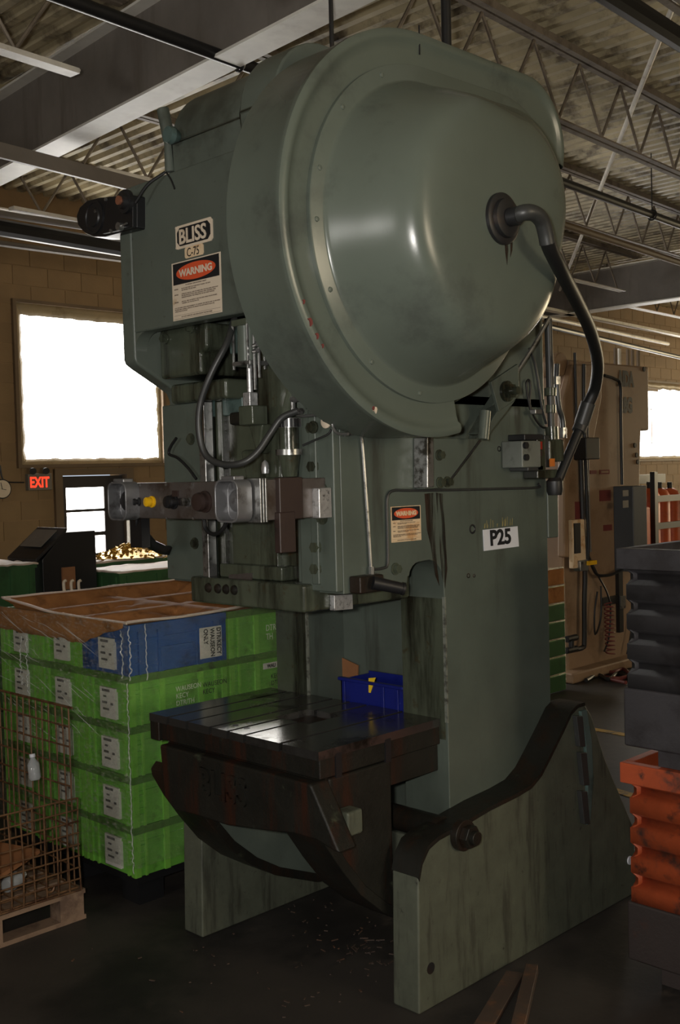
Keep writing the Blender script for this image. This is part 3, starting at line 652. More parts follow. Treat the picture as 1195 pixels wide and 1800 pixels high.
MB().cyl((2.94, 2.52, 2.81), (2.94, 2.70, 2.81), .60, n=64).build('flywheel', m_oily, PR, .01)
# chips down to primer on the rolled lip
def lip_chip(deg, span, r0, r1, mat):
    pts = []
    for t, r in ((0, r0), (.4, r0 - .003), (1, r0 + .002), (.9, r1 + .003), (.5, r1 - .002), (.1, r1)):
        a_ = math.radians(deg + span * t); pts.append((c1[0] + r * math.cos(a_), c1[1] + r * math.sin(a_)))
    MB().prism(pts, 'y', 2.4555, 2.4605).build('paint_chip', mat, gd)
for dg, sp, ra, rb, mt in ((204, 1.2, R1 - .012, R1 - .02, m_maroon), (209, 2.2, R1 - .006, R1 - .018, m_maroon), (213.5, 1.6, R1 - .008, R1 - .018, m_maroon), (217, 1.0, R1 - .01, R1 - .018, m_maroon), (243, 1.3, R1 - .004, R1 - .02, m_cream), (242.4, .8, R1 - .006, R1 - .018, m_maroon)): lip_chip(dg, sp, ra, rb, mt)
def chip(pts, y, mat=None, name='paint_chip', th=.0012):
    q = [at(*p, 'y', y) for p in pts]; nn = Vector((0, -th, 0))
    k = len(q); return MB().add(q + [p + nn for p in q], [tuple(range(k)), tuple(range(2 * k - 1, k - 1, -1))] + [(i, (i + 1) % k, (i + 1) % k + k, i + k) for i in range(k)]).build(name, mat or m_maroon, PR)
# flange, swivel elbow and hose out of the dome
FX, FZ = 2.94, 2.815
fg = MB().lathe((FX, 2.154, FZ), (0, -1, 0), [(0, .084), (.012, .084), (.016, .078), (.016, .064), (.03, .062), (.034, .05), (.034, .001)], 36).build('shaft_flange', m_dark, PR)
MB().cyl((FX, 2.12, FZ), (FX + .003, 2.085, FZ), .03, n=18).build('swivel_nut', m_dark, fg)
e0 = Vector((FX + .0, 2.10, FZ))
MB().tube([e0, (2.948, 2.068, 2.822), (2.985, 2.055, 2.822), (3.025, 2.055, 2.805), (3.05, 2.058, 2.77), (3.064, 2.06, 2.735)], .026, n=16).build('pipe_elbow', m_hose, PR)
hp = [(3.055, 2.059, 2.757)] + [tuple(at(px, py, 'y', y)) for px, py, y in ((968, 440, 2.075), (988, 480, 2.12), (1012, 526, 2.22), (1037, 580, 2.36), (1050, 635, 2.48), (1046, 680, 2.56), (1033, 712, 2.6))]
MB().tube(hp, .0255, n=14).build('air_hose', m_rubber, PR)
f0, f1, f2 = at(1034, 708, 'y', 2.6), at(1022, 745, 'y', 2.63), at(975, 858, 'y', 2.67)
MB().cyl(f0, f1, .033, n=14).cyl(f1, f1 + (f2 - f1) * .12, .03, n=14).build('hose_coupling', m_hose, PR)
MB().cyl(f1, f2, .021, n=14).build('hose_tail', m_rubber, PR)
MB().lathe(f2 + Vector((0, 0, -.03)), (0, 0, 1), [(0, .03), (.02, .036), (.06, .036), (.075, .024)], 14).build('hose_elbow', m_dark, PR)
# -- bracket under the guard
pb = xz([(746, 768), (852, 770), (868, 742), (905, 655), (906, 692), (898, 706), (868, 740), (790, 848), (776, 858), (746, 860)], 2.70)
br = MB().prism(xz([(746, 770), (838, 771), (856, 728), (880, 690), (905, 655), (906, 692), (898, 706), (868, 740), (786, 850), (776, 858), (746, 860)], 2.70), 'y', 2.70, 2.746).build('guard_bracket', m_col, PR, .004)
lg = xz([(856, 672), (904, 640), (906, 690), (898, 704), (870, 724)], 2.62)
MB().prism(lg, 'y', 2.60, 2.615).build('bracket_lug', m_col, br, .003)
MB().prism(xz([(866, 722), (898, 704), (868, 742), (850, 765), (842, 762)], 2.64), 'y', 2.615, 2.70).build('bracket_web', m_col, br, .004)
MB().tube([at(*p, 'y', 2.70) for p in ((906, 692), (898, 706), (868, 741), (830, 792), (788, 848))], .005, n=6).build('bracket_edge', m_dark, br)
c = at(848, 745, 'y', 2.60); MB().cyl(c + Vector((0, 0, -.06)), c + Vector((.02, 0, .05)), .022, n=14).build('belt_roller', m_guard, br)
c = at(889, 688, 'y', 2.60); MB().cyl(c, c + Vector((0, -.012, 0)), .042, n=20).cyl(c + Vector((0, -.012, 0)), c + Vector((0, -.035, 0)), .03, n=6).cyl(c, c + Vector((0, -.06, 0)), .016, n=12).build('bracket_bolt', m_oily, br)
vb = xz([(746, 768), (757, 768), (758, 856), (746, 858)], 2.69)
MB().prism(vb, 'y', 2.675, 2.746).build('bracket_bar', m_steel, br, .004)
for p in ((771, 800), (772, 848), (785, 847)):
    c = at(*p, 'y', 2.70); MB().hexa(c, (0, -1, 0), .016, .022).build('bracket_bolt', m_oily, br)
MB().tube([at(966, 558, 'y', 2.6), at(935, 612, 'y', 2.62), at(906, 657, 'y', 2.64)], .008, n=8).build('brake_tube', m_steel, PR)
MB().tube([at(906, 657, 'y', 2.64), at(906, 690, 'y', 2.66), at(895, 712, 'y', 2.7)], .008, n=8).build('brake_tube', m_dark, PR)

# -- slide, gibs and the works in the head opening
MB().box(2.79, 3.0, 2.95, 3.50, 1.60, 2.30).build('slide_body', m_oily, PR, .01)
MB().box(2.765, 2.80, 3.10, 3.37, 1.62, 2.05).build('slide_face', m_oily, PR, .006)
for yy in (2.985, 3.44): MB().box(2.77, 2.80, yy - .02, yy + .02, 1.6, 2.3).build('slide_rib', m_oily, PR, .004)
MB().box(2.68, 3.26, 2.87, 3.54, 1.497, 1.60).build('slide_foot', m_oily, PR, .012, 3)
MB().box(2.72, 2.80, 3.03, 3.40, 1.60, 1.655).build('slide_step', m_oily, PR, .008)
npz = yz([(403, 1010), (443, 1007), (443, 1027), (403, 1029)], 2.718)
MB().prism(npz, 'x', 2.715, 2.72).build('slide_nameplate', m_panel, PR)
for k, yy in enumerate((3.42, 3.36, 3.31, 3.26)): MB().lathe((2.68, yy, 1.56), (-1, 0, 0), [(0, .02), (.008, .017), (.014, .001)], 12).build('slide_stud', m_grime, PR)
q = xz([(581, 1046), (613, 1044), (614, 1070), (581, 1073)], 2.865)
MB().prism(q, 'y', 2.845, 2.87).build('slide_tally_plate', m_bright, PR, .002)
gl = MB().box(2.725, XG, 3.49, YL, 1.575, 2.30).build('gib_plate', m_col, PR, .006)
MB().box(2.715, 2.76, 3.46, 3.50, 1.575, 2.30).build('gib_strip', m_steel, gl, .004)
for py in (735, 775, 838, 957, 985):
    z = at(291, py, 'y', 3.77).z; MB().hexa((2.80, YL, z), (0, 1, 0), .02, .03).build('bolt', m_oily, gl)
for px, py in ((336, 772), (343, 955), (330, 870)):
    c = at(px, py, 'x', 2.725); MB().hexa(c, (-1, 0, 0), .018, .014).build('bolt', m_oily, gl)
gr = MB().box(2.725, XG, YR, 2.93, 1.575, 2.27).build('gib_plate', m_col, PR, .006)
MB().box(2.715, 2.76, 2.825, 2.862, 1.60, 2.25).build('gib_strip', m_col, gr, .005)
for px, py in ((549, 752), (551, 820), (566, 861), (567, 909), (556, 962), (556, 1000)):
    c = at(px, py, 'x', 2.725); MB().hexa(c, (-1, 0, 0), .02, .018).build('bolt', m_oily, gr)
pg = MB().prism([(2.93, 2.27), (2.76, 2.27), (2.75, 2.33), (2.93, 2.42)], 'x', 2.70, 2.79).build('gib_cap', m_col, PR, .006)
c = at(574, 741, 'x', 2.70); MB().lathe(c, (-1, 0, 0), [(0, .024), (.006, .024), (.008, .021), (.008, .001)], 24).build('cream_cap', m_cream, pg)
MB().obox(c + Vector((-.009, 0, 0)), (0, 1, .4), .02, .004, .004).build('cap_mark', m_dark, pg)
for px, py in ((548, 712), (551, 751)):
    c = at(px, py, 'x', 2.70); MB().hexa(c, (-1, 0, 0), .017, .02).build('bolt', m_oily, pg)
# crank cheek and connecting rod
MB().cyl((2.95, 3.12, 2.50), (2.95, 3.24, 2.50), .19, n=48).build('crank_cheek', m_rust, PR, .008)
rodp = [(3.12, 2.75), (2.90, 2.75), (2.885, 2.45), (2.90, 2.36), (2.95, 2.25), (2.985, 2.1), (2.995, 1.95), (3.10, 1.95), (3.12, 2.1), (3.13, 2.3)]
MB().prism(rodp, 'x', 2.70, 2.95).build('connecting_rod', m_oily, PR, .03, 4)
MB().prism([(3.27, 2.10), (3.12, 2.10), (3.10, 1.95), (3.22, 1.9)], 'x', 2.73, 2.9).build('rod_shoulder', m_oily, PR, .02, 3)
c = at(507, 742, 'x', 2.69); S0 = Vector((2.69, c.y, 0)); zt = c.z
def zpx(py): return at(507, py, 'x', 2.69).z
MB().lathe((S0.x, S0.y, 0), (0, 0, 1), [(zpx(752), .038), (zpx(735), .038)], 24).build('adjusting_nut', m_steel, PR)
for t in range(16):
    an = t * math.pi / 8; MB().box(-.006, .006, -.006, .006, 0, .03)
tm = MB()
for t in range(18):
    an = t * math.pi / 9; tm.obox((S0.x + .041 * math.cos(an), S0.y + .041 * math.sin(an), zpx(744)), (0, 0, 1), .03, .007, .008, (math.cos(an), math.sin(an), 0))
tm.build('nut_teeth', m_dark, PR)
MB().lathe((S0.x, S0.y, 0), (0, 0, 1), [(zpx(793), .036), (zpx(752), .037)], 24).build('adjusting_screw', m_oily, PR)
MB().lathe((S0.x, S0.y, 0), (0, 0, 1), [(zpx(800), .05), (zpx(790), .05)], 28).build('screw_collar', m_steel, PR)
MB().lathe((S0.x, S0.y, 0), (0, 0, 1), [(zpx(838), .028), (zpx(800), .042)], 24).build('screw_cone', m_oily, PR)
MB().box(2.68, 2.79, 2.97, 3.22, zpx(850), zpx(838)).build('screw_ledge', m_oily, PR, .006)
c = at(466, 818, 'x', 2.68); MB().lathe(c, (0, 0, 1), [(-.03, .014), (-.01, .016), (.01, .012), (.02, .002)], 12).build('grease_nipple', m_bright, PR)
# slide-lock air cylinder
cx_ = 2.62; c = at(437, 600, 'x', cx_); ya = c.y
def zc(py, px=437): return at(px, py, 'x', cx_).z
cyl = MB().cyl((cx_, ya, zc(638)), (cx_, ya, zc(572)), .042, n=24).build('air_cylinder', m_guard, PR)
MB().box(cx_ - .045, cx_ + .045, ya - .045, ya + .045, zc(574), zc(562)).build('cylinder_head', m_oily, cyl, .004)
MB().box(cx_ - .045, cx_ + .045, ya - .055, ya + .045, zc(644), zc(636)).build('cylinder_foot', m_steel, cyl, .003)
for dx, dy in ((-.04, .04), (-.04, -.04), (.04, .04), (.04, -.04)): MB().cyl((cx_ + dx, ya + dy, zc(650)), (cx_ + dx, ya + dy, zc(565)), .005, n=8).build('tie_rod', m_steel, cyl)
MB().cyl((cx_, ya, zc(690)), (cx_, ya, zc(640)), .011, n=12).build('piston_rod', m_bright, cyl)
MB().cyl((cx_ - .03, ya - .065, zc(688)), (cx_ - .03, ya - .065, zc(565)), .006, n=8).cyl((cx_ - .03, ya - .09, zc(668)), (cx_ - .03, ya - .09, zc(585)), .005, n=8).build('switch_rod', m_steel, cyl)
for py in (612, 622): MB().cyl((cx_ - .03, ya - .06, zc(py)), (cx_ - .05, ya - .105, zc(py)), .008, n=8).build('switch_clamp', m_steel, cyl)
MB().box(cx_ - .02, cx_ + .02, ya - .02, ya + .02, zc(716), zc(690)).build('rod_nut', m_bright, cyl, .004)
MB().box(cx_ - .035, cx_ + .04, ya - .05, ya + .03, zc(748), zc(714)).build('clevis', m_oily, cyl, .006)
MB().box(cx_, cx_ + .05, ya + .02, ya + .13, zc(745), zc(722)).build('lock_lever', m_grime, PR, .012, 3)
MB().prism([(ya + .04, zc(746)), (ya - .04, zc(746)), (ya - .02, zc(790)), (ya + .0, zc(800))], 'x', cx_ + .02, cx_ + .1).build('slide_wedge', m_oily, PR, .008)
# black hose loop
lp = [at(px, py, 'x', x) for px, py, x in ((412, 560, 2.62), (400, 600, 2.55), (372, 655, 2.5), (352, 710, 2.48), (350, 760, 2.48), (362, 800, 2.49), (390, 816, 2.5), (425, 814, 2.52), (452, 795, 2.56), (475, 762, 2.6), (495, 735, 2.63), (524, 722, 2.66))]
MB().tube(lp, .0125, n=12).build('slide_hose', m_hose, PR)
MB().tube([at(px, py, 'x', 2.70) for px, py in ((310, 770, ), (300, 785), (297, 798), (312, 805), (330, 822), (345, 842))], .006, n=8).build('sensor_cable', m_rubber, PR)
# lubrication tubes
def ytube(name, pts, y, r, mat, par=PR, n=8, k=4): return MB().tube([at(px, py, 'y', y) for px, py in pts], r, n=n, k=k).build(name, mat, par)
ft = MB().cyl(at(513, 703, 'x', 2.66), at(528, 700, 'x', 2.66), .012, n=8).cyl(at(515, 698, 'x', 2.66), at(515, 725, 'x', 2.66), .009, n=8).cyl(at(520, 724, 'x', 2.66), at(530, 722, 'x', 2.66), .011, n=6).build('tube_fitting', m_steel, PR)
MB().tube([at(px, py, 'x', 2.69) for px, py in ((515, 705), (517, 725), (527, 731), (550, 730), (572, 727), (582, 733), (586, 752), (594, 762), (612, 763))], .0055, n=8, k=4).build('lube_tube', m_steel, PR)
ytube('lube_tube', [(606, 764), (625, 762), (634, 767), (637, 785), (644, 880), (652, 1000)], 2.735, .0065, m_steel)
ytube('lube_tube', [(654, 1001), (672, 999), (681, 990), (681, 940), (680, 885), (683, 868), (694, 862), (720, 862), (800, 861), (880, 859), (944, 857), (946, 850)], 2.738, .0055, m_hose)
MB().tube([at(px, py, 'x', 2.70) for px, py in ((532, 783), (550, 775), (575, 764), (582, 755))], .004, n=6).build('lube_tube', m_hose, PR)
c = at(653, 1003, 'y', 2.73); MB().cyl(c + Vector((0, 0, -.05)), c + Vector((0, 0, .015)), .011, n=6).cyl(c + Vector((-.03, 0, -.02)), c + Vector((.03, 0, -.02)), .01, n=6).build('tube_tee', m_steel, PR)
blk = MB().box(*[at(626, 1030, 'y', 2.71).x, at(668, 1030, 'y', 2.71).x], 2.69, YR, at(640, 1042, 'y', 2.71).z, at(640, 1012, 'y', 2.71).z).build('lever_block', m_grime, PR, .006)
h0, h1 = at(655, 1024, 'y', 2.68), at(709, 1035, 'y', 2.62)
MB().cyl(h0, h1, .024, .021, 18).build('lever_grip', m_black, blk)
MB().cyl(h1 - (h1 - h0) * .06, h1 + (h1 - h0) * .02, .024, n=18).build('grip_end', m_black, blk)
c = at(694, 1000, 'y', YR); MB().hexa(c, (0, -1, 0), .017, .022).build('frame_bolt', m_oily, PR)
# -- decals, number card and marks on the right cheek
wa = at(686, 891, 'y', YR)
warning(YR, False, (wa.x, YR - .0005, wa.z), at(740, 950, 'y', YR).x - wa.x, wa.z - at(688, 954, 'y', YR).z, m_cream2, PR)
cardq = [at(*p, 'y', YR - .002) for p in ((850, 968.5), (911, 960.5), (908.5, 925), (848, 931.5))]
cp = quad_plate('number_card', ((850, 968.5), (911, 960.5), (908.5, 925), (848, 931.5)), 'y', YR - .001, .003, m_white, PR)
rt = (cardq[1] - cardq[0]).normalized(); upv = (cardq[3] - cardq[0]).normalized()
text('P25', .088, m_ink, cp, cardq[0] + rt * .04 + upv * .02 + Vector((0, -.0045, 0)), rt, upv, 'card_number', sx=1.12, bold=.003, depth=.0005)
mk = MB()
for i in range(26):
    x = 848 + rnd.random() * 60; y = 929 - (x - 848) * .11; p, q_ = at(x, y, 'y', YR - .0015), at(x + rnd.uniform(-1, 2), y - rnd.uniform(5, 16), 'y', YR - .0015); mk.cyl(p, q_, .0009, n=4)
tag(mk.build('glue_marks', M('yellow_glue_residue', (.2, .16, .04), .6), PR), kind='stuff')
for p, r in (((830, 930), .02), ((877, 789), .012), ((823, 1012), .01), ((833, 1012), .008)):
    c = at(*p, 'y', YR); MB().lathe(c, (0, -1, 0), [(-.004, r), (.002, r), (.003, r * .7), (-.004, r * .5)], 16).build('tapped_hole', m_dark, PR)
def stain(pts, y, mat=m_stain): return chip(pts, y, mat, 'rust_stain', .0008)
stain([(746, 868), (762, 866), (766, 930), (768, 1000), (772, 1030), (764, 1010), (757, 960), (750, 930)], YR - .0002)
stain([(766, 866), (778, 868), (782, 930), (786, 1000), (782, 1035), (776, 1010), (772, 950)], YR - .0002)
for pts in (((487, 597), (492, 600), (499, 612), (508, 626), (503, 622), (495, 612)), ):
    pass
stain([(886, 416), (892, 418), (893, 440), (891, 466), (888, 445)], 2.1535)
stain([(897, 418), (901, 417), (900, 440), (897, 452)], 2.1535)
# -- valve cluster at the back of the cheek
vcl = MB().box(at(911, 800, 'y', 2.66).x, at(944, 800, 'y', 2.66).x, 2.64, YR, at(925, 822, 'y', 2.66).z, at(925, 775, 'y', 2.66).z).build('valve_box', M('valve_box_grey', (.14, .15, .13), .5, dirt=(.07, .07, .06), amt=.4, scale=10), PR, .006)
for p in ((922, 783), (923, 804)): c = at(*p, 'y', 2.64); MB().cyl(c, c + Vector((0, -.012, 0)), .014, n=14).build('valve_knob', m_dark, vcl)
qb = lambda name, x0, y0, x1, y1, ya_, yb_, mat, bev=.004: MB().box(at(x0, y0, 'y', ya_).x, at(x1, y0, 'y', ya_).x, ya_, yb_, at(x0, y1, 'y', ya_).z, at(x0, y0, 'y', ya_).z).build(name, mat, vcl, bev)
qb('valve_body', 944, 772, 958, 828, 2.65, YR, m_oily); qb('warning_tab', 944, 776, 953, 790, 2.645, 2.65, m_red, 0); qb('name_tab', 945, 792, 953, 802, 2.645, 2.65, m_brown, 0)
qb('solenoid', 928, 818, 955, 828, 2.65, YR, m_hose); qb('mount_post', 957, 765, 966, 822, 2.66, YR, m_hose); qb('solenoid', 922, 763, 955, 774, 2.66, YR, m_dark)
qb('orange_tab', 967, 806, 975, 820, 2.645, 2.65, m_orange_tag, 0); qb('regulator_body', 966, 772, 992, 812, 2.65, YR, m_oily, .01); qb('regulator_base', 945, 826, 985, 842, 2.67, YR, m_oily, .006)
c0, c1_ = at(963, 560, 'y', 2.69), at(967, 690, 'y', 2.69)
MB().cyl(c0, c1_, .017, n=14).build('riser_pipe', m_hose, vcl)
for p, q_, r in (((967, 682), (967, 696), .026), ((967, 696), (968, 712), .016), ((968, 712), (968, 726), .022), ((968, 726), (969, 752), .015), ((969, 750), (970, 772), .028)):
    MB().cyl(at(*p, 'y', 2.69), at(*q_, 'y', 2.69), r, n=14).build('pipe_union', m_oily if r > .02 else m_hose, vcl)
MB().tube([at(px, py, 'y', 2.70) for px, py in ((979, 640), (978, 670), (982, 715), (988, 735), (990, 762))], .012, n=10).build('flex_conduit', m_hose, vcl)
MB().cyl(at(978, 662, 'y', 2.7), at(978, 676, 'y', 2.7), .018, n=6).cyl(at(990, 752, 'y', 2.7), at(990, 770, 'y', 2.7), .017, n=6).build('conduit_nut', m_steel, vcl)
MB().tube([at(px, py, 'y', 2.725) for px, py in ((932, 720), (928, 700), (925, 675), (929, 668), (932, 680), (931, 710), (940, 735), (952, 750), (960, 752))], .005, n=8).build('loop_tube', m_rubber, vcl)
MB().tube([at(px, py, 'y', 2.725) for px, py in ((930, 612), (940, 640), (947, 680), (953, 720), (960, 745))], .006, n=8).build('loop_tube', m_hose, vcl)
c = at(942, 724, 'y', 2.70); MB().obox(c, (1, 0, 0), .05, .03, .02).build('tube_manifold', m_steel, vcl, .003)
MB().box(XB, XB + .08, 2.74, 2.86, at(970, 945, 'y', 2.75).z, at(970, 845, 'y', 2.75).z).build('back_duct', m_col, PR, .006)

# -- two-hand control bar
XC = 2.40
cb = MB().box(XC, XC + .11, 2.84, 3.64, 1.848, 1.982).build('control_bar', m_panel, PR, .004)
MB().box(XC - .004, XC, 2.86, 3.62, 1.855, 1.976).build('control_panel', m_panel, cb)
def palm(yc, nm):
    o = MB()
    hw, hh, dp, t = .062, .073, .066, .007
    ring = lambda w, h, x: [(x, yc + sx * (w - r) + r * math.cos(a), 1.915 + sz * (h - r) + r * math.sin(a)) for r in (.03,) for (sx, sz, s0) in ((1, 1, 0), (-1, 1, 90), (-1, -1, 180), (1, -1, 270)) for a in [math.radians(s0 + q) for q in (0, 30, 60, 90)]]
    L = [ring(hw, hh, XC - .002), ring(hw, hh, XC - dp), ring(hw - t, hh - t, XC - dp), ring(hw - t, hh - t, XC - .01)]
    n = 16; vs = [p for r in L for p in r]
    o.add(vs, [(k * n + i, k * n + (i + 1) % n, (k + 1) * n + (i + 1) % n, (k + 1) * n + i) for k in range(3) for i in range(n)] + [tuple(3 * n + i for i in range(n))])
    g = o.build('button_guard', m_cast, cb, .003)
    MB().box(XC - dp + .01, XC - .01, yc - .035, yc + .035, 1.985, 2.0).build('guard_tab', m_cast, g, .004)
    MB().lathe((XC, yc - .01, 1.915), (-1, 0, 0), [(0, .016), (.012, .016), (.014, .04), (.03, .037), (.042, .022), (.045, .001)], 24).build('palm_button', m_cast if nm else m_dark, g)
palm(3.525, 0); palm(2.872, 1)
pc = lambda px, py: at(px, py, 'x', XC - .004)
for px, r, mt, nm, hh in ((268, .019, m_yellow, 'yellow_lamp', .03), (243, .016, m_dark, 'lamp_socket', .03), (306, .024, m_black, 'selector_knob', .035), (318, .012, m_dark, 'selector_stem', .045), (333, .015, m_steel, 'push_button', .03), (361, .034, m_brown, 'stop_button', .04)):
    c = pc(px, 882); MB().lathe(c, (-1, 0, 0), [(0, r * 1.15), (.006, r * 1.15), (.008, r * .8), (hh * .6, r * .8), (hh * .65, r), (hh, r * .9), (hh + .004, .001)], 22).build(nm, mt, cb)
for px, py in ((247, 853), (292, 852), (338, 851), (293, 911), (340, 911), (245, 908)): c = pc(px, py); MB().cyl(c, c + Vector((-.003, 0, 0)), .005, n=8).build('panel_screw', m_steel, cb)
MB().box(XC - .012, XC - .004, pc(315, 860).y, pc(305, 860).y, pc(310, 873).z, pc(310, 862).z).build('legend_tab', m_brown, cb)
arm = MB().box(XC + .01, XG - .02, 2.79, 2.84, 1.845, 1.985).build('bar_arm', m_panel, PR, .004)
for k in range(3): MB().box(XC + .005 + k * .012, XC + .013 + k * .012, 2.775, 2.845, 1.84, 1.99).build('arm_gasket', m_steel, arm, .002)
hx = lambda px, y=2.77: at(px, 880, 'y', y).x
MB().box(hx(492), hx(533), 2.77, 2.80, 1.845, 1.99).build('hinge_box', m_brown, arm, .004)
MB().box(hx(489), hx(517), 2.765, 2.795, at(500, 972, 'y', 2.77).z, at(500, 900, 'y', 2.77).z).build('hinge_strap', m_brown, arm, .004)
MB().box(2.66, 2.722, at(561, 880, 'x', 2.66).y, at(529, 880, 'x', 2.66).y, at(545, 911, 'x', 2.66).z, at(545, 858, 'x', 2.66).z).build('clamp_plate', m_bright, arm, .003)
sp = [at(px, py, 'x', x) for px, py, x in ((235, 905, 2.45), (236, 925, 2.46), (243, 945, 2.5), (258, 962, 2.58), (278, 971, 2.66), (298, 973, 2.74))]
vs = []; w_ = .045
for i, p in enumerate(sp): vs += [p + Vector((-.0, 0, .0)), p + Vector((.03, -.012, .028))]
spm = MB().add(vs, [(2 * i, 2 * i + 1, 2 * i + 3, 2 * i + 2) for i in range(len(sp) - 1)]).build('curved_strap', m_dark, arm); sm = spm.modifiers.new('s', 'SOLIDIFY'); sm.thickness = .014
MB().box(2.46, 2.5, at(256, 930, 'x', 2.48).y, at(236, 930, 'x', 2.48).y, at(245, 962, 'x', 2.48).z, 1.85).build('strap_bar', m_black, arm)
MB().tube([at(px, py, 'x', 2.52) for px, py in ((358, 912), (362, 930), (375, 939), (390, 932), (400, 914))], .008, n=8).build('bar_cable', m_rubber, cb)

# -- bed, bolster and apron
ZB = 1.012
bx0, bx1, by0, by1 = 2.65, 3.334, 2.785, 3.81
bo = MB().box(bx0 + .01, bx1, by0 + .005, by1 - .005, .907, .985).build('bolster_base', m_bed, PR, .006)
hole = (2.93, 3.12, 3.13, 3.33)
slots = [by0, 2.985, 3.19, 3.29, 3.40, 3.55, 3.68, by1]
g_ = .009
for i in range(len(slots) - 1):
    ya_, yb_ = slots[i] + (g_ if i else 0), slots[i + 1] - (g_ if i < len(slots) - 2 else 0)
    mb = MB()
    if yb_ > hole[2] and ya_ < hole[3]:
        MB().box(hole[1], bx1, ya_, yb_, .98, ZB).build('bolster_strip', m_bolster, PR)
        mb.box(bx0, hole[0], ya_, yb_, .98, ZB)
        if ya_ < hole[2]: mb.box(hole[0], hole[1], ya_, hole[2], .98, ZB)
        if yb_ > hole[3]: mb.box(hole[0], hole[1], hole[3], yb_, .98, ZB)
    else: mb.box(bx0, bx1, ya_, yb_, .98, ZB)
    mb.build('bolster_strip', m_bolster, PR)
for px, py in ((414, 1275), (434, 1280)):
    c = at(px, py, 'z', ZB); MB().cyl(c, c + Vector((0, 0, .001)), .013, n=16).build('bolt_hole', m_black, bo)
MB().box(bx0 + .002, 2.78, by1 - .06, by1 + .002, .90, 1.008).build('bolster_lug', m_grime, PR, .006)
MB().box(2.66, 3.325, 2.80, 3.70, .80, .907).build('bed_top', m_bed, PR, .006)
for x in (2.735, 3.0): MB().box(x, x + .03, by0 - .001, by0 + .03, .90, .99).build('clamp_slot', m_black, PR)
ap = yz([(292, 1322), (562, 1392), (575, 1440), (600, 1500), (590, 1496), (560, 1477), (520, 1465), (470, 1460), (400, 1450), (345, 1432), (310, 1424), (292, 1400)], 2.62)
MB().prism([(3.69, .905), (2.79, .905)] + ap[2:], 'x', 2.61, 2.70).build('bed_apron', m_bed, PR, .01)
b0 = at(352, 1392, 'x', 2.608)
text('BLISS', .15, m_bed, PR, (2.606, b0.y + .0, b0.z - .005), RF, UP, 'cast_lettering', sx=.86, depth=.006, bold=.004)
MB().box(2.72, 2.80, YR - .03, YR + .04, .70, .79).build('bed_side_pad', m_leg, PR, .01)
MB().cyl((2.66, 2.80, .78), (2.66, 2.715, .765), .018, n=10).build('bed_pin', m_rust, PR)
MB().box(3.55, 3.62, 2.981, 3.54, .4, 2.0).build('back_panel', m_col, PR)
MB().box(3.2, 3.6, 2.95, 3.56, .80, .90).build('bed_back', m_grime, PR)

# -- legs
legp = [(2.964, 0.0), *xz([(735, 1545), (740, 1515), (752, 1488), (770, 1472), (800, 1456), (860, 1420), (905, 1398), (932, 1382), (950, 1360), (968, 1325), (990, 1280), (1003, 1252), (1014, 1240), (1027, 1236), (1040, 1258), (1064, 1335), (1092, 1402), (1112, 1450), (1118, 1520)], 2.616), (4.525, .05), (4.525, 0)]
for ya_, yb_ in ((2.616, YR), (YL, 3.884)):
    lgo = MB().prism(legp if ya_ < 3 else [(x - .115, z) for x, z in legp], 'y', ya_, yb_).build('leg', m_leg, PR, .008)
    off = 0 if ya_ < 3 else -.115; tp_ = legp[1:15]
    MB().prism([(x + off, z + .004) for x, z in tp_] + [(x + off + .006, z - .012) for x, z in tp_[::-1]], 'y', ya_ - .002, yb_ + .002).build('oily_top_edge', m_grime, lgo)
    if ya_ > 3: continue
    c = at(808, 1466, 'y', 2.616)
    MB().cyl(c, c + Vector((0, -.03, 0)), .06, n=24).cyl(c + Vector((0, -.03, 0)), c + Vector((0, -.065, 0)), .045, n=6).cyl(c, c + Vector((0, -.085, 0)), .027, n=16).build('pivot_bolt', m_grime, lgo, .003)
    sg = xz([(1018, 1250), (1028, 1247), (1037, 1300), (1040, 1370), (1035, 1440), (1029, 1450), (1030, 1370), (1026, 1300)], 2.61)
    MB().prism(sg, 'y', 2.600, 2.616).build('slot_strip', m_teal, lgo, .003)
    for a_, b_, c_, d_ in ((1009, 1258, 1020, 1312), (1016, 1322, 1027, 1380), (1017, 1390, 1028, 1448)):
        pts = xz([(a_, b_), (c_, b_), (c_ + 5, d_), (a_ + 6, d_)], 2.605); MB().prism(pts, 'y', 2.592, 2.616).build('slot_bar', m_hose, lgo, .003)
    c = at(1106, 1512, 'y', 2.616); MB().cyl(c, c + Vector((0, -.006, 0)), .02, n=14).build('leg_plug', m_white, lgo)
    fld = xz([(747, 1745), (760, 1725), (766, 1700), (775, 1660)], 2.616)
    c = at(757, 1702, 'y', 2.616); MB().cyl(c + Vector((0, .002, 0)), c + Vector((0, -.001, 0)), .022, n=14).build('anchor_hole', m_dark, lgo)
MB().box(3.5, 3.62, YR, YL, .15, .42).build('leg_stretcher', m_leg, PR, .01)
pc_ = at(808, 1466, 'y', 2.616); MB().cyl((pc_.x, 2.7, pc_.z), (pc_.x, 3.85, pc_.z), .05, n=20).build('pivot_shaft', m_grime, PR)
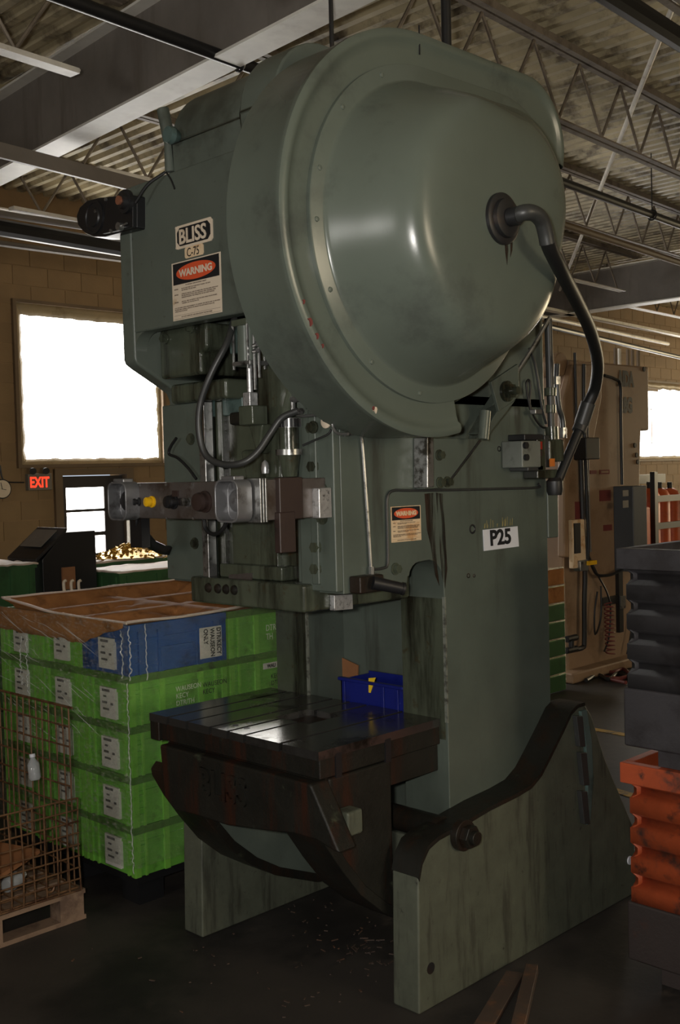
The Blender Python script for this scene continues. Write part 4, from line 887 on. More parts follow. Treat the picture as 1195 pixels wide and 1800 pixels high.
# ================================================================== THINGS AROUND THE PRESS
# -- small blue bin and cardboard standing in the throat
bb = thing('parts_bin', (3.43, 3.13, .905), 'small blue plastic parts bin with a yellow arrow in the press throat', 'bin')
X0, X1, Y0, Y1, Z0, Z1 = 3.36, 3.52, 2.99, 3.36, .92, 1.075
X0, X1 = 3.345, 3.53
mb = MB()
mb.box(X0, X1, Y0, Y1, ZB - .105, ZB - .09).box(X0, X0 + .008, Y0, Y1, ZB - .09, ZB + .09).box(X1 - .008, X1, Y0, Y1, ZB - .09, ZB + .10).box(X0, X1, Y1 - .008, Y1, ZB - .09, ZB + .09).box(X0, X1, Y0, Y0 + .008, ZB - .09, ZB + .09)
mb.build('bin_body', m_blue2, bb)
MB().box(X0 - .012, X0 + .012, Y0, Y1 + .01, ZB + .085, ZB + .1).build('bin_rim', m_blue2, bb, .004)
for y in (3.02, 3.10, 3.33): MB().box(X0 - .008, X0, y, y + .018, ZB - .09, ZB + .085).build('bin_rib', m_blue2, bb, .003)
q = [at(*p, 'x', X0 - .003) for p in ((648, 1192), (660, 1191), (651, 1218), (648, 1217))]
MB().prism([(p.y, p.z) for p in q], 'x', X0 - .004, X0 - .001).build('arrow_mark', M('yellow_tape', (.75, .5, .02), .5), bb)
q = [at(*p, 'x', 3.44) for p in ((557, 1225), (600, 1225), (603, 1175), (566, 1157))]
q = [(p.y, p.z) for p in q]; q = [(q[0][0], .905), (q[1][0], .905), q[2], q[3]]
tag(MB().prism(q, 'x', 3.535, 3.541).build('cardboard_sheet', m_card), 'torn brown cardboard sheet leaning behind the blue parts bin', 'cardboard')

# -- wrapped pallet of totes
TL, TW, TH, TP = .58, .395, .235, .235
def tote_proto(name, mb_, mr_, label, cat, prn):
    """stacking tote, local origin at near lower corner; -x face carries the label, -y face the print"""
    r = thing(name, (0, 0, 0), label, cat)
    L, W, H = TL, TW, TH; t = .012
    b = MB().box(t, L - t, t, W - t, 0, .012)
    b.box(t, t + .008, t, W - t, .012, H - .03).box(L - t - .008, L - t, t, W - t, .012, H - .03).box(t + .008, L - t - .008, t, t + .008, .012, H - .03).box(t + .008, L - t - .008, W - t - .008, W - t, .012, H - .03)
    b.build('tote_body', mb_, r)
    rim = MB(); rim.box(0, .02, 0, W, H - .034, H).box(L - .02, L, 0, W, H - .034, H).box(.02, L - .02, 0, .02, H - .034, H).box(.02, L - .02, W - .02, W, H - .034, H); rim.build('tote_rim', mb_ if mb_ == m_blue else m_rim, r)
    MB().box(.006, .012, .02, W - .02, H - .085, H - .07).build('tote_ledge', mr_, r); MB().box(.02, L - .02, .006, .012, H - .085, H - .07).build('tote_ledge', mb_, r)
    for y in (.004, .055, .31, .36): MB().box(.001, .013, y, y + (.03 if y in (.004, .36) else .012), 0, H - .03).build('tote_rib', mr_, r)
    for x, w_ in ((.004, .03), (.06, .012), (.17, .03), (.40, .03), (.50, .012), (L - .034, .03)): MB().box(x, x + w_, .001, .013, 0, H - .03).build('tote_rib', mr_, r)
    for z in (.05, .08, .11, .14): MB().box(.034, .06, .004, .013, z, z + .006).build('tote_rung', mb_, r)
    lab = MB().box(-.0025, .0125, .115, .245, .02, .165).build('tote_label', m_label, r)
    g = MB()
    for z0, y0, y1, h in ((.145, .16, .225, .012), (.118, .19, .215, .009), (.088, .185, .225, .011), (.085, .135, .155, .011), (.058, .17, .22, .010)):
        g.box(-.0036, -.0024, y0, y1, z0, z0 + h)
    tag(g.build('label_print', m_labelp, lab), kind='stuff')
    return r
green = tote_proto('green_tote', m_tote, m_totel, 'x', 'tote', 0)
blue = tote_proto('blue_tote', m_blue, m_blue, 'blue stacking tote at the top near corner of the wrapped stack', 'tote', 0)
SX, SY, SZ = 2.83, 4.22, .15
stack_lbl = {'A': 'green tote at the near corner of the wrapped stack, %s', 'B': 'green tote next to the corner column on the label side, %s', 'C': 'green tote farthest left on the label side of the stack, %s', 'D': 'green tote behind the corner column beside the press, %s'}
lay = ['bottom layer', 'second layer up', 'third layer up', 'layer under the blue tote', 'top layer']
used = False
for k, (dx, dy) in (('A', (0, 0)), ('B', (0, .405)), ('C', (0, .81)), ('D', (.592, 0))):
    for i in range(5):
        loc = Vector((SX + dx, SY + dy, SZ + i * TP))
        if k == 'A' and i == 4: blue.location = loc; root = blue
        else:
            lb = stack_lbl[k] % lay[i]
            if not used: green.location = loc; green['label'] = lb; root = green; used = True
            else: root = copy_tree(green, loc, None, lb)
            root['group'] = 'green totes in the wrapped stack'
        if k == 'A' and i == 3: text('WAUSEON\nKECY\nDTR/TH', .034, m_wprint, root, loc + Vector((.26, -.001, .125)), (1, 0, 0), UP, 'stencil', sx=.9, depth=.0004)
        if k == 'A' and i == 0: text('WAUSEON\nKECY', .034, m_ink, root, loc + Vector((.42, -.001, .12)), (1, 0, 0), UP, 'stencil', sx=.9, depth=.0004)
        if k == 'D' and i == 4: text('DTR\nTH', .045, m_wprint, root, loc + Vector((.245, -.001, .11)), (1, 0, 0), UP, 'stencil', sx=.8, depth=.0004)
        if k == 'D' and i == 3:
            MB().add([], []).box(loc.x + .22, loc.x + .34, loc.y - .003, loc.y, loc.z + .15, loc.z + .18).build('side_label', m_label, root)
            text('WAU', .026, m_ink, root, loc + Vector((.245, -.004, .155)), (1, 0, 0), UP, 'stencil', sx=.9, depth=.0004, bold=.001)
            text('KECY\nDTR/TH', .034, m_ink, root, loc + Vector((.27, -.001, .095)), (1, 0, 0), UP, 'stencil', sx=.9, depth=.0004)
        if root == blue:
            MB().box(loc.x + .41, loc.x + .545, loc.y - .004, loc.y - .001, loc.z + .025, loc.z + .175).build('side_label', m_label, root)
            for j, t in enumerate(('DTR/KECY', 'WAUSEON', 'ONLY')):
                text(t, .036, m_ink, root, loc + Vector((.515 - j * .04, -.0045, .168)), (0, 0, -1), (1, 0, 0), 'label_lettering', sx=.78, depth=.0004, bold=.001)
            MB().box(loc.x + .18, loc.x + .38, loc.y - .004, loc.y + .004, loc.z + .09, loc.z + .115).box(loc.x + .18, loc.x + .2, loc.y - .004, loc.y + .004, loc.z + .02, loc.z + .09).build('tote_panel', m_blue, root)
# print meshes were placed in world space relative to their tote roots
# crumpled kraft liners sitting in the four top totes
def liner(x0, x1, y0, y1, z, seed, label, flap=None):
    nx, ny = 70, 70; vs = []
    for i in range(nx + 1):
        for j in range(ny + 1):
            u, v = i / nx, j / ny; e = min(u, 1 - u) * 2.4; f = min(v, 1 - v) * 2.4; d = min(1, min(e, f) * 2.2)
            X, Y = x0 + (x1 - x0) * u, y0 + (y1 - y0) * v
            di = min(X - x0, x1 - X, Y - y0, y1 - Y, abs(Y - SY - .40), abs(Y - SY - .803), abs(X - SX - .586))
            t = min(1, max(0, di - .022) / .09); t = t * t * (3 - 2 * t)
            r1 = abs(noise.noise(Vector((u * 5 + v * 2 + seed, v * 5, seed)))); r2 = abs(noise.noise(Vector((u * 12 - v * 4, v * 12 + seed, 2))))
            edge = 1 - min(1, min(u, 1 - u, v, 1 - v) * 20); bk_ = max(u, v)
            vs.append((X, Y, z + .012 - t * (.085 - .09 * r1 - .03 * r2) + edge * .04 * max(0, (bk_ - .6) / .4)))
    fs = [(i * (ny + 1) + j, (i + 1) * (ny + 1) + j, (i + 1) * (ny + 1) + j + 1, i * (ny + 1) + j + 1) for i in range(nx) for j in range(ny)]
    mb = MB().add(vs, fs)
    zmin = 0
    root = thing('paper_liner', ((x0 + x1) / 2, (y0 + y1) / 2, z - .1), label, 'paper liner')
    o = mb.build('liner_sheet', m_kraft, root, ang=25); s = o.modifiers.new('s', 'SOLIDIFY'); s.thickness = .003; s.offset = 1
    # pale folded edge standing a little above the tote rim
    pts = []
    n = 60
    for k in range(n + 1):
        t = k / n * 4; s_ = int(t) % 4; f = t - int(t)
        p = [(x0 + (x1 - x0) * f, y0), (x1, y0 + (y1 - y0) * f), (x1 - (x1 - x0) * f, y1), (x0, y1 - (y1 - y0) * f)][s_]
        bk_ = max((p[0] - x0) / (x1 - x0), (p[1] - y0) / (y1 - y0)); pts.append(Vector((p[0], p[1], z + .012 + .045 * max(0, (bk_ - .5) * 2) + .008 * noise.noise(Vector((k * .35, seed, 0))))))
    MB().tube(pts, .007, n=6, k=2).build('liner_edge', m_paperedge, root, ang=80)
    return root
zt = SZ + 5 * TP
liner(SX - .004, SX + 1.165, SY - .002, SY + 1.16, zt, 1.3, 'large crumpled kraft liner open across the top of the wrapped stack')
# kraft flap folded down the label side
vs = []
for i in range(31):
    y = SY + .02 + 1.18 * i / 30
    for j in range(5):
        dz = (.02 + .10 * min(1, i / 9) + .02 * noise.noise(Vector((i * .4, 3, 0)))) * j / 4
        vs.append((SX - .009 - .006 * noise.noise(Vector((i * .5, j * .8, 1))), y, zt + .012 - dz))
fo_ = MB().add(vs, [(i * 5 + j, i * 5 + j + 1, (i + 1) * 5 + j + 1, (i + 1) * 5 + j) for i in range(30) for j in range(4)]).build('liner_flap', m_kraft, ang=60)
fo_.modifiers.new('s', 'SOLIDIFY').thickness = .003
tag(fo_, 'kraft paper flap folded down over the totes under the film', 'paper flap')
# stretch film round the stack
fx0, fx1, fy0, fy1 = SX - .024, SX + TL * 2 + .03, SY - .014, SY + TW * 3 + .05
per = []
rr = .04
for i in range(70): per.append((fx1 - (fx1 - fx0 - rr) * i / 70, fy0))
per += [(fx0 + rr - rr * math.sin(t), fy0 + rr - rr * math.cos(t)) for t in (0, .2, .4, .6, .8, 1.0, 1.2, 1.4, 1.57)]
for i in range(1, 70): per.append((fx0, fy0 + rr + (fy1 - fy0 - rr) * i / 69))
nz = 46; vs = []
for (x, y) in per:
    for k in range(nz + 1):
        z = .2 + (zt + .02 - .2) * k / nz; w_ = noise.fractal(Vector((x * 5, y * 5, z * 11)), 1, 2, 4) * .007
        on_x = abs(x - fx0) < .001
        vs.append((x + (w_ if on_x else 0), y + (0 if on_x else w_ * .7), z))
fs = [(i * (nz + 1) + k, (i + 1) * (nz + 1) + k, (i + 1) * (nz + 1) + k + 1, i * (nz + 1) + k + 1) for i in range(len(per) - 1) for k in range(nz)]
fm = thing('stretch_film', (SX + .6, SY + .6, .2), 'clear crinkled stretch film wrapped round the stacked totes', 'stretch film')
cut = [i for i, (x, y) in enumerate(per) if y > fy0 + .0001][0] + 2
MB().add(vs, [f for f in fs if f[0] // (nz + 1) < cut]).build('clear_side', m_film2, fm, ang=180)
MB().add(vs, [f for f in fs if f[0] // (nz + 1) >= cut]).build('glare_haze_side', m_film, fm, ang=180)
cr = MB()  # pale creases and strands shaped to imitate glints on the film
for k in range(46):
    ya_ = rnd.uniform(SY + .35, fy1 - .02); za_ = rnd.uniform(.75, zt); Ln = rnd.uniform(.08, .35); sl = rnd.uniform(-.5, -.15)
    pts = [Vector((fx0 - .004 - rnd.random() * .004, ya_ - Ln * t, za_ + sl * Ln * t + rnd.uniform(-.004, .004))) for t in (0, .33, .66, 1)]
    pts = [p for p in pts if p.y > SY + .02]
    if len(pts) > 2: cr.tube(pts, lambda t: .0016 * (1 - abs(2 * t - 1)) + .0003, n=5, k=3)
def strand(x, y, z0, z1, amp, r):
    n = int((z1 - z0) / .012); pts = [Vector((x + rnd.uniform(-amp, amp), y + rnd.uniform(-amp, amp), z0 + (z1 - z0) * i / n)) for i in range(n + 1)]
    cr.tube(pts, lambda t: r * (.4 + .6 * abs(noise.noise(Vector((t * 60, x * 9, y))))), n=6, k=2)
strand(fx0 + .008, fy0 + .008, .18, zt - .26, .0035, .0045)
strand(fx0 + .02, fy0 - .004, zt - .25, zt, .006, .006); strand(fx0 + .003, fy0 + .035, zt - .24, zt - .02, .006, .006)
strand(fx0 + .11, fy0 - .005, zt - .26, zt, .004, .005); strand(fx0 - .004, fy1 - .3, .95, 1.2, .008, .006); strand(fx0 - .004, fy1 - .36, .9, 1.22, .008, .006)
tag(cr.build('film_crease_glints', m_crease, fm, ang=60), kind='stuff')
pl_ = thing('plastic_pallet', (3.4, 4.8, 0), 'black plastic pallet under the wrapped green totes', 'pallet')
MB().box(SX + .02, SX + 1.18, SY + .02, SY + 1.22, .11, .148).build('pallet_deck', m_black, pl_)
for x in (SX + .05, SX + .52, SX + 1.0):
    for y in (SY + .05, SY + .55, SY + 1.05): MB().box(x, x + .14, y, y + .14, 0, .11).build('pallet_foot', m_black, pl_)

# -- rusty wire basket on a wooden pallet
bk = thing('wire_basket', (2.15, 4.85, .14), 'rusty folding wire mesh basket with its front gate dropped', 'basket')
KX0, KX1, KY0, KY1, KZ0, KZ1 = 1.70, 2.60, 4.34, 5.25, .15, .97
def grid(o, u, v, nu, nv, r, par, name, sag=.0):
    """mesh panel from origin o spanned by u, v: every wire its own mesh"""
    o, u, v = Vector(o), Vector(u), Vector(v); pan = None
    for i in range(nu + 1):
        p = o + u * i / nu; m = MB().tube([p, p + v * .5 + Vector((rnd.uniform(-sag, sag), rnd.uniform(-sag, sag), 0)), p + v], r, n=6, k=2)
        c = m.build(name, m_rustwire, par)
    for j in range(nv + 1):
        p = o + v * j / nv; m = MB().tube([p, p + u * .5 + Vector((0, 0, rnd.uniform(-sag, sag))), p + u], r, n=6, k=2); m.build(name, m_rustwire, par)
# gate panel leans outwards
gate = MB().cyl((KX0, KY0, KZ0), (KX1, KY0, KZ0), .006, n=6).build('gate_panel', m_rustwire, bk)
grid((KX0, KY0 - .005, KZ0), (KX1 - KX0, -.02, -.005), (-.02, -.03, .43), 16, 8, .0042, gate, 'gate_wire', .006)
far = MB().cyl((KX1, KY0, KZ1), (KX1, KY1, KZ1), .006, n=6).build('far_panel', m_rustwire, bk)
grid((KX1, KY0 + .03, KZ0), (0, KY1 - KY0 - .03, 0), (0, 0, KZ1 - KZ0), 15, 9, .0042, far, 'panel_wire', .006)
bot = MB().cyl((KX0, KY0, KZ0), (KX0, KY1, KZ0), .006, n=6).build('floor_panel', m_rustwire, bk)
grid((KX0, KY0, KZ0), (KX1 - KX0, 0, 0), (0, KY1 - KY0, 0), 10, 10, .004, bot, 'panel_wire')
bkp = MB().cyl((KX0, KY1, KZ1), (KX1, KY1, KZ1), .006, n=6).build('back_panel', m_rustwire, bk)
grid((KX0, KY1, KZ0), (KX1 - KX0, 0, 0), (0, 0, KZ1 - KZ0), 10, 8, .004, bkp, 'panel_wire')
MB().tube([at(px, py, 'y', KY0 - .02) for px, py in ((80, 1560), (84, 1568), (92, 1566), (96, 1556))], .006, n=6).build('gate_latch', m_rustwire, bk)
pw = thing('wooden_pallet', (2.15, 4.8, 0), 'weathered wooden pallet under the wire basket', 'pallet')
for y in (4.33, 4.5, 4.67, 4.84, 5.01, 5.18): MB().box(1.66, 2.63, y, y + .12, .118, .138).build('deck_board', m_wood, pw)
for y in (4.33, 4.75, 5.17):
    MB().box(1.66, 2.63, y, y + .09, 0, .02).build('bottom_board', m_wood, pw)
    for x in (1.68, 2.1, 2.50): MB().box(x, x + .12, y, y + .09, .02, .118).build('block', m_wood, pw)
def bottle(p, q, r, label):
    o = thing('plastic_bottle', p, label, 'bottle'); p, q = Vector(p), Vector(q); d = (q - p); L = d.length
    MB().lathe(p, d, [(0, r * .8), (.01, r), (L * .62, r), (L * .8, r * .45), (L * .88, r * .4)], 16).build('bottle_body', m_clear, o)
    MB().lathe(p + d * .88, d, [(0, r * .5), (L * .12, r * .5)], 12).build('cap', m_white, o)
m_clear = M('crumpled_clear_plastic', (.55, .58, .6), .12, alpha=.45, spec=.8)
bottle((2.33, 4.5, .19), (2.45, 4.56, .2), .035, 'clear crushed bottle low in the wire basket')
bottle((2.56, 4.62, .6), (2.56, 4.64, .72), .028, 'small clear bottle caught high in the far mesh')
tag(MB().obox((2.25, 4.62, .25), (1, .3, .15), .5, .3, .02).build('cardboard_scrap', m_card), 'brown cardboard scrap lying in the wire basket', 'cardboard')
tag(MB().obox((2.42, 5.0, .36), (.4, 1, .4), .36, .24, .015, (0, -.5, 1)).build('cardboard_flap', m_wood), 'pale cardboard flap leaning at the back of the basket', 'cardboard')
tag(MB().obox((2.3, 5.0, .62), (.2, 1, .05), .3, .18, .14).build('orange_carton', m_gas), 'orange carton at the left edge behind the mesh', 'carton')

# -- black standing desk
DX = 4.2
dk = thing('standing_desk', (4.4, 6.8, 0), 'black standing desk with sloped writing top near the door', 'desk')
y1_ = at(75, 1000, 'x', DX).y; xr_ = at(170, 1000, 'y', y1_).x; xm_ = at(112, 935, 'y', y1_).x
zl_, zh_ = at(75, 984, 'x', DX).z, at(112, 936, 'y', y1_).z
MB().prism([(DX, 0), (DX, zl_), (xm_, zh_), (xr_, zh_), (xr_, 0)], 'y', y1_, y1_ + .3).build('desk_body', m_black, dk, .006)
MB().prism([(DX - .06, zl_ - .02), (DX - .06, zl_ + .01), (xm_ + .02, zh_ + .035), (xm_ + .02, zh_ + .005)], 'y', y1_ - .012, y1_ + .42).build('writing_board', m_dark, dk, .004)
dz_ = (zh_ - zl_) / (xm_ - DX)
MB().prism([(DX + .02, zl_ + .01 + .08 * dz_), (DX + .02, zl_ + .016 + .08 * dz_), (xm_ - .03, zh_ + .02), (xm_ - .03, zh_ + .014)], 'y', y1_ + .05, y1_ + .36).build('paper_sheet', m_gpipe, dk)
MB().box(at(108, 1010, 'y', y1_).x, at(130, 1010, 'y', y1_).x, y1_ - .02, y1_, at(115, 1036, 'y', y1_).z, at(115, 997, 'y', y1_).z).build('side_pocket', m_card, dk)
for px in (113, 126, 139): MB().tube([at(px, 1040, 'y', y1_ - .03), at(px - 1, 1024, 'y', y1_ - .03), at(px + 3, 1020, 'y', y1_ - .03)], .012, n=6).build('hanging_tool', m_cream, dk)

# -- totes and loads farther back
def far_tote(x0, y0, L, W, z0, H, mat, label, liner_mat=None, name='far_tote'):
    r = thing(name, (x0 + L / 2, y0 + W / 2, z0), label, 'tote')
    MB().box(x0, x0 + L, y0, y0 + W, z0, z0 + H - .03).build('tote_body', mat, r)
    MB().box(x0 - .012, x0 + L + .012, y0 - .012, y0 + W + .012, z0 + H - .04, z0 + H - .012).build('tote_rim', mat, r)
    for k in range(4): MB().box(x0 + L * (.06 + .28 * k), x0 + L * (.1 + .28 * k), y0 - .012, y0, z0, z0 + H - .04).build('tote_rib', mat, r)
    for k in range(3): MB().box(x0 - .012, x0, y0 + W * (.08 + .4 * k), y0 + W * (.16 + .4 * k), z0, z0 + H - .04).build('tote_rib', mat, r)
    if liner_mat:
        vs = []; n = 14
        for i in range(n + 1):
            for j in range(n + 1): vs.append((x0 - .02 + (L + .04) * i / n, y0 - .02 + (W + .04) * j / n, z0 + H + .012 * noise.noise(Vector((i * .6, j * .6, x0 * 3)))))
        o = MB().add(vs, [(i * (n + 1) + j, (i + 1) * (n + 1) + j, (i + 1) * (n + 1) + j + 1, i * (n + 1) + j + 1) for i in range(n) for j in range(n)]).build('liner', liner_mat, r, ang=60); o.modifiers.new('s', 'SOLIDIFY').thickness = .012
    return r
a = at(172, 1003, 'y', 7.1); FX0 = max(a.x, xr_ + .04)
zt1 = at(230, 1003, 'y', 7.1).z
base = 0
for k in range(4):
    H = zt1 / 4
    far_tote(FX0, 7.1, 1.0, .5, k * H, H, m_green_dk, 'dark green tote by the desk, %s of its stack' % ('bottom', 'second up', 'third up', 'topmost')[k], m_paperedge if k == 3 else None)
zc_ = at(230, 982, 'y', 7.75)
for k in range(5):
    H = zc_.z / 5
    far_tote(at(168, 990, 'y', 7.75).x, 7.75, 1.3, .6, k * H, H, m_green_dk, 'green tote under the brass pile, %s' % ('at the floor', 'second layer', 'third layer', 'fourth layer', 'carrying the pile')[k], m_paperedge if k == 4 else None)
vs = MB(); cc = at(224, 981, 'y', 7.95); cc.z = zc_.z
for i in range(420):
    an = rnd.random() * 6.283; rad = abs(rnd.gauss(0, .13)); h = max(0, .1 - rad * .38) * rnd.random() ** .5
    p = Vector((cc.x + rad * math.cos(an) * 1.2, cc.y + rad * math.sin(an), cc.z + .012 + h))
    dv = Vector((rnd.uniform(-1, 1), rnd.uniform(-1, 1), rnd.uniform(-.6, .6)))
    vs.obox(p, dv, .05, .025, .006, (rnd.uniform(-.5, .5), .3, 1))
mound = vs.lathe((cc.x, cc.y, cc.z + .008), (0, 0, 1), [(0, .3), (.03, .2), (.07, .09), (.09, .01)], 20)
tag(mound.build('brass_parts', m_brass), 'loose pile of small brass stampings on the tote behind the press', 'metal parts', kind='stuff')
zq = at(50, 995, 'y', 6.9)
for k in range(4):
    H = at(40, 990, 'y', 7.3).z / 4
    far_tote(at(-60, 1000, 'y', 7.3).x, 7.3, at(72, 1000, 'y', 7.3).x - at(-60, 1000, 'y', 7.3).x - .05, .6, k * H, H, m_green_dk, 'dark green tote left of the black desk, %s' % ('lowest', 'second from the floor', 'third from the floor', 'on top')[k], m_paperedge if k == 3 else None)

# -- beige press in the background
YA = 5.70
ap_ = thing('beige_press', (9.5, 6.1, 0), 'tall beige press with black stencilled letters in the right background', 'press')
def A(px, py, y=YA): return at(px, py, 'y', y)
body = xz([(993, 640), (1000, 632), (1140, 645), (1141, 757), (1127, 757), (1122, 900), (1117, 1150)], YA) 
x0a = A(1000, 1190).x; bodyp = [(A(1000, 640).x, A(1000, 632).z), (body[2][0], body[2][1]), body[3], (A(1127, 757).x, body[3][1]), (A(1117, 1150).x, .12), (A(1117, 1150).x, .0), (x0a, 0), (x0a, A(1000, 1150).z), (A(990, 1000).x, A(990, 1000).z), (A(988, 800).x, A(988, 800).z)]
MB().prism(bodyp, 'y', YA, YA + .75).build('press_body', m_beige, ap_, .02, 3)
c = A(987, 640, YA + .02); MB().cyl(c, c + Vector((0, .3, 0)), .11, n=24).build('lifting_lug', m_beige, ap_, .01)
qd = xz([(1008, 640), (1058, 640), (1058, 700), (1030, 850), (1008, 980), (992, 980), (992, 700)], YA - .06)
MB().prism(qd, 'y', YA - .06, YA + .02).build('gusset', m_beige, ap_, .02, 3)
def arect(name, px0, py0, px1, py1, th, mat, off=0., bev=0.):
    a, b = A(px0, py0, YA - off), A(px1, py1, YA - off); return MB().box(a.x, b.x, YA - off - th, YA - off, b.z, a.z).build(name, mat, ap_, bev)
tp = A(1085, 678, YA); s_ = A(1085, 652).z - tp.z
text('AIDA', s_ * 1.38, m_ink, ap_, (A(1086, 678).x, YA - .004, A(1100, 678).z), (1, 0, 0), UP, 'stencil_name', sx=.62, bold=.012, depth=.001)
text('28G', s_ * 1.38, m_ink, ap_, (A(1089, 724).x, YA - .004, A(1100, 724).z), (1, 0, 0), UP, 'stencil_number', sx=.68, bold=.012, depth=.001)
arect('red_placard', 1053, 862, 1072, 880, .01, m_maroon); arect('red_placard', 1060, 923, 1074, 932, .01, m_maroon)
pf = arect('placard_frame', 1053, 826, 1070, 833, .008, m_maroon); arect('placard_field', 1055, 828, 1068, 831, .01, m_beige); arect('red_placard', 1036, 827, 1047, 833, .01, m_maroon)
arect('red_placard', 1010, 882, 1024, 914, .01, m_maroon, .06)
arect('control_cabinet', 1077, 855, 1104, 1000, .22, m_bluegrey, 0, .01); arect('cabinet_label', 1094, 862, 1104, 872, .004, m_gpipe, .22); arect('cabinet_label', 1094, 880, 1104, 892, .004, m_gpipe, .22)
arect('slide_rail', 1081, 1000, 1090, 1110, .04, m_black, .0); arect('rail_clamp', 1083, 1048, 1092, 1068, .05, m_steel, .0); arect('clamp_bar', 1055, 1051, 1082, 1060, .03, m_black)
MB().tube([A(1062, 660, YA - .05), A(1080, 666, YA - .05), A(1090, 678, YA - .05), A(1091, 740, YA - .05), A(1093, 852, YA - .05)], .016, n=8).build('conduit', m_dark, ap_)
arect('switch_box', 998, 914, 1024, 996, .05, m_cream2, .06, .01); arect('switch_window', 1008, 920, 1019, 972, .012, m_black, .11)
arect('junction_box', 1007, 770, 1032, 808, .14, m_dark, .06, .01); arect('air_unit', 1007, 985, 1022, 1002, .08, m_steel, .06, .01); arect('yellow_tap', 1018, 986, 1033, 991, .1, m_yellow, .06)
for pts, r, mt in (([(1014, 770), (1012, 700), (1010, 620)], .014, m_dark), ([(1021, 808), (1024, 900), (1028, 1000), (1027, 1060), (1027, 1125), (1024, 1138), (1010, 1142), (995, 1143)], .024, m_dark), ([(1026, 640), (1026, 700), (1028, 780), (1032, 900), (1034, 960), (1030, 1000)], .018, m_dark), ([(1033, 700), (1033, 800), (1036, 930), (1038, 970)], .012, m_gpipe),
                   ([(1033, 975), (1045, 1005), (1056, 1012), (1075, 1010), (1095, 1000)], .014, m_dark), ([(1035, 978), (1050, 1010), (1066, 1040), (1073, 1070), (1070, 1120), (1062, 1145)], .009, m_dark), ([(1050, 1040), (1045, 1075), (1046, 1115), (1056, 1085), (1056, 1030)], .009, m_dark), ([(1112, 1090), (1108, 1120), (1102, 1150)], .01, m_dark)):
    MB().tube([A(px, py, YA - .09) for px, py in pts], r, n=8, k=4).build('cable', mt, ap_)
cs = A(1060, 1060, YA - .06); ce = A(1063, 1150, YA - .06)
MB().tube([cs + (ce - cs) * (i / 96) + Vector((.055 * math.cos(i * math.pi / 4) + .02, -.05 + .04 * math.sin(i * math.pi / 4), 0)) for i in range(97)], .007, n=6, k=2).build('coiled_hose', m_maroon, ap_)
for px, py in ((1004, 1122), (1004, 1142)): c = A(px, py, YA - .09); MB().cyl(c - Vector((.08, 0, 0)), c + Vector((.08, 0, 0)), .03, n=10).build('drain_valve', m_dark, ap_)
MB().cyl(A(1004, 1122, YA - .09), A(1004, 1142, YA - .09), .025, n=10).build('drain_pipe', m_dark, ap_)
MB().box(x0a - .15, A(1117, 1150).x, YA - .14, YA + .9, 0, .1).build('press_foot', m_beige, ap_, .02)
for px in (1078, 1085, 1100, 1108, 1118): arect('motor_fin', px, 612 + (px - 1078) * .1, px + 4, 644, .02, m_strip if px % 2 else m_frame, -.35)
for px, py in ((1131, 649), (1038, 762), (1115, 783), (1118, 800), (1120, 812)): c = A(px, py, YA); MB().cyl(c, c - Vector((0, .012, 0)), .025, n=10).build('press_bolt', m_dark, ap_)
hz = [at(px, py, 'z', .02) for px, py in ((1040, 1190), (1055, 1176), (1075, 1182), (1095, 1176), (1110, 1186), (1130, 1180), (1090, 1192), (1060, 1190), (1100, 1200))]
tag(MB().tube(hz, .018, n=8).build('floor_hose', m_maroon), 'dull red hose tangled on the floor by the beige press', 'hose')
hz = [at(px, py, 'z', .02) for px, py in ((1030, 1196), (1050, 1186), (1070, 1194), (1085, 1184), (1110, 1192))]
tag(MB().tube(hz, .02, n=8).build('floor_hose', m_dark), 'black hose lying beside the red hose', 'hose')

# -- wrapped pallet stack glimpsed behind the press column
q0, q1 = at(955, 1226, 'z', 0), at(991, 1226, 'z', 0)
ws = thing('wrapped_stack', ((q0 + q1) / 2 + Vector((.2, .2, 0))), 'film wrapped green stack glimpsed between column and beige press', 'wrapped stack')
X_ = 7.75; ya_, yb_ = at(990, 1100, 'x', X_ + .55).y, at(930, 1100, 'x', X_).y
ztp = at(980, 1008, 'x', X_).z
hl = ztp / 7
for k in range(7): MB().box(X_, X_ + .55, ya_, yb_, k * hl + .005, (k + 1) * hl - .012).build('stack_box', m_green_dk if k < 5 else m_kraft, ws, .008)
for k in range(7): MB().box(X_ - .006, X_ + .556, ya_ - .006, yb_ + .006, (k + 1) * hl - .03, (k + 1) * hl - .012).build('stack_rim', m_paperedge if k == 6 else m_totel, ws)
MB().box(X_ - .012, X_ + .56, ya_ - .012, yb_ + .012, .02, ztp + .005).build('film_wrap', m_film, ws)

# -- orange gas cylinders in a rack by the far window
rk = thing('cylinder_rack', (15.6, 8.9, 0), 'dark steel rack holding the orange gas cylinders', 'rack')
YG = 8.9
def Gp(px, py): return at(px, py, 'y', YG)
lb = ('leftmost', 'middle', 'rightmost'); r_ = (Gp(1158, 900).x - Gp(1140, 900).x) / 2
for k, px in enumerate((1141, 1159, 1177)):
    c = Gp(px, 860); ztop = Gp(px, 858).z
    o = thing('gas_cylinder', (c.x, YG, 0), 'orange gas cylinder in the rack by the far window, %s of three' % lb[k], 'gas cylinder', 'gas cylinders in the rack')
    MB().lathe((c.x, YG, 0), (0, 0, 1), [(.08, r_ * .96), (.12, r_), (ztop - .12, r_), (ztop - .04, r_ * .75), (ztop, r_ * .35)], 20).build('cylinder_body', m_gas, o)
    MB().cyl((c.x, YG, ztop - .01), (c.x, YG, ztop + .1), .04, n=10).cyl((c.x - .06, YG, ztop + .07), (c.x + .06, YG, ztop + .07), .02, n=8).build('valve', m_dark, o)
xl, xr = Gp(1129, 900).x, Gp(1190, 900).x
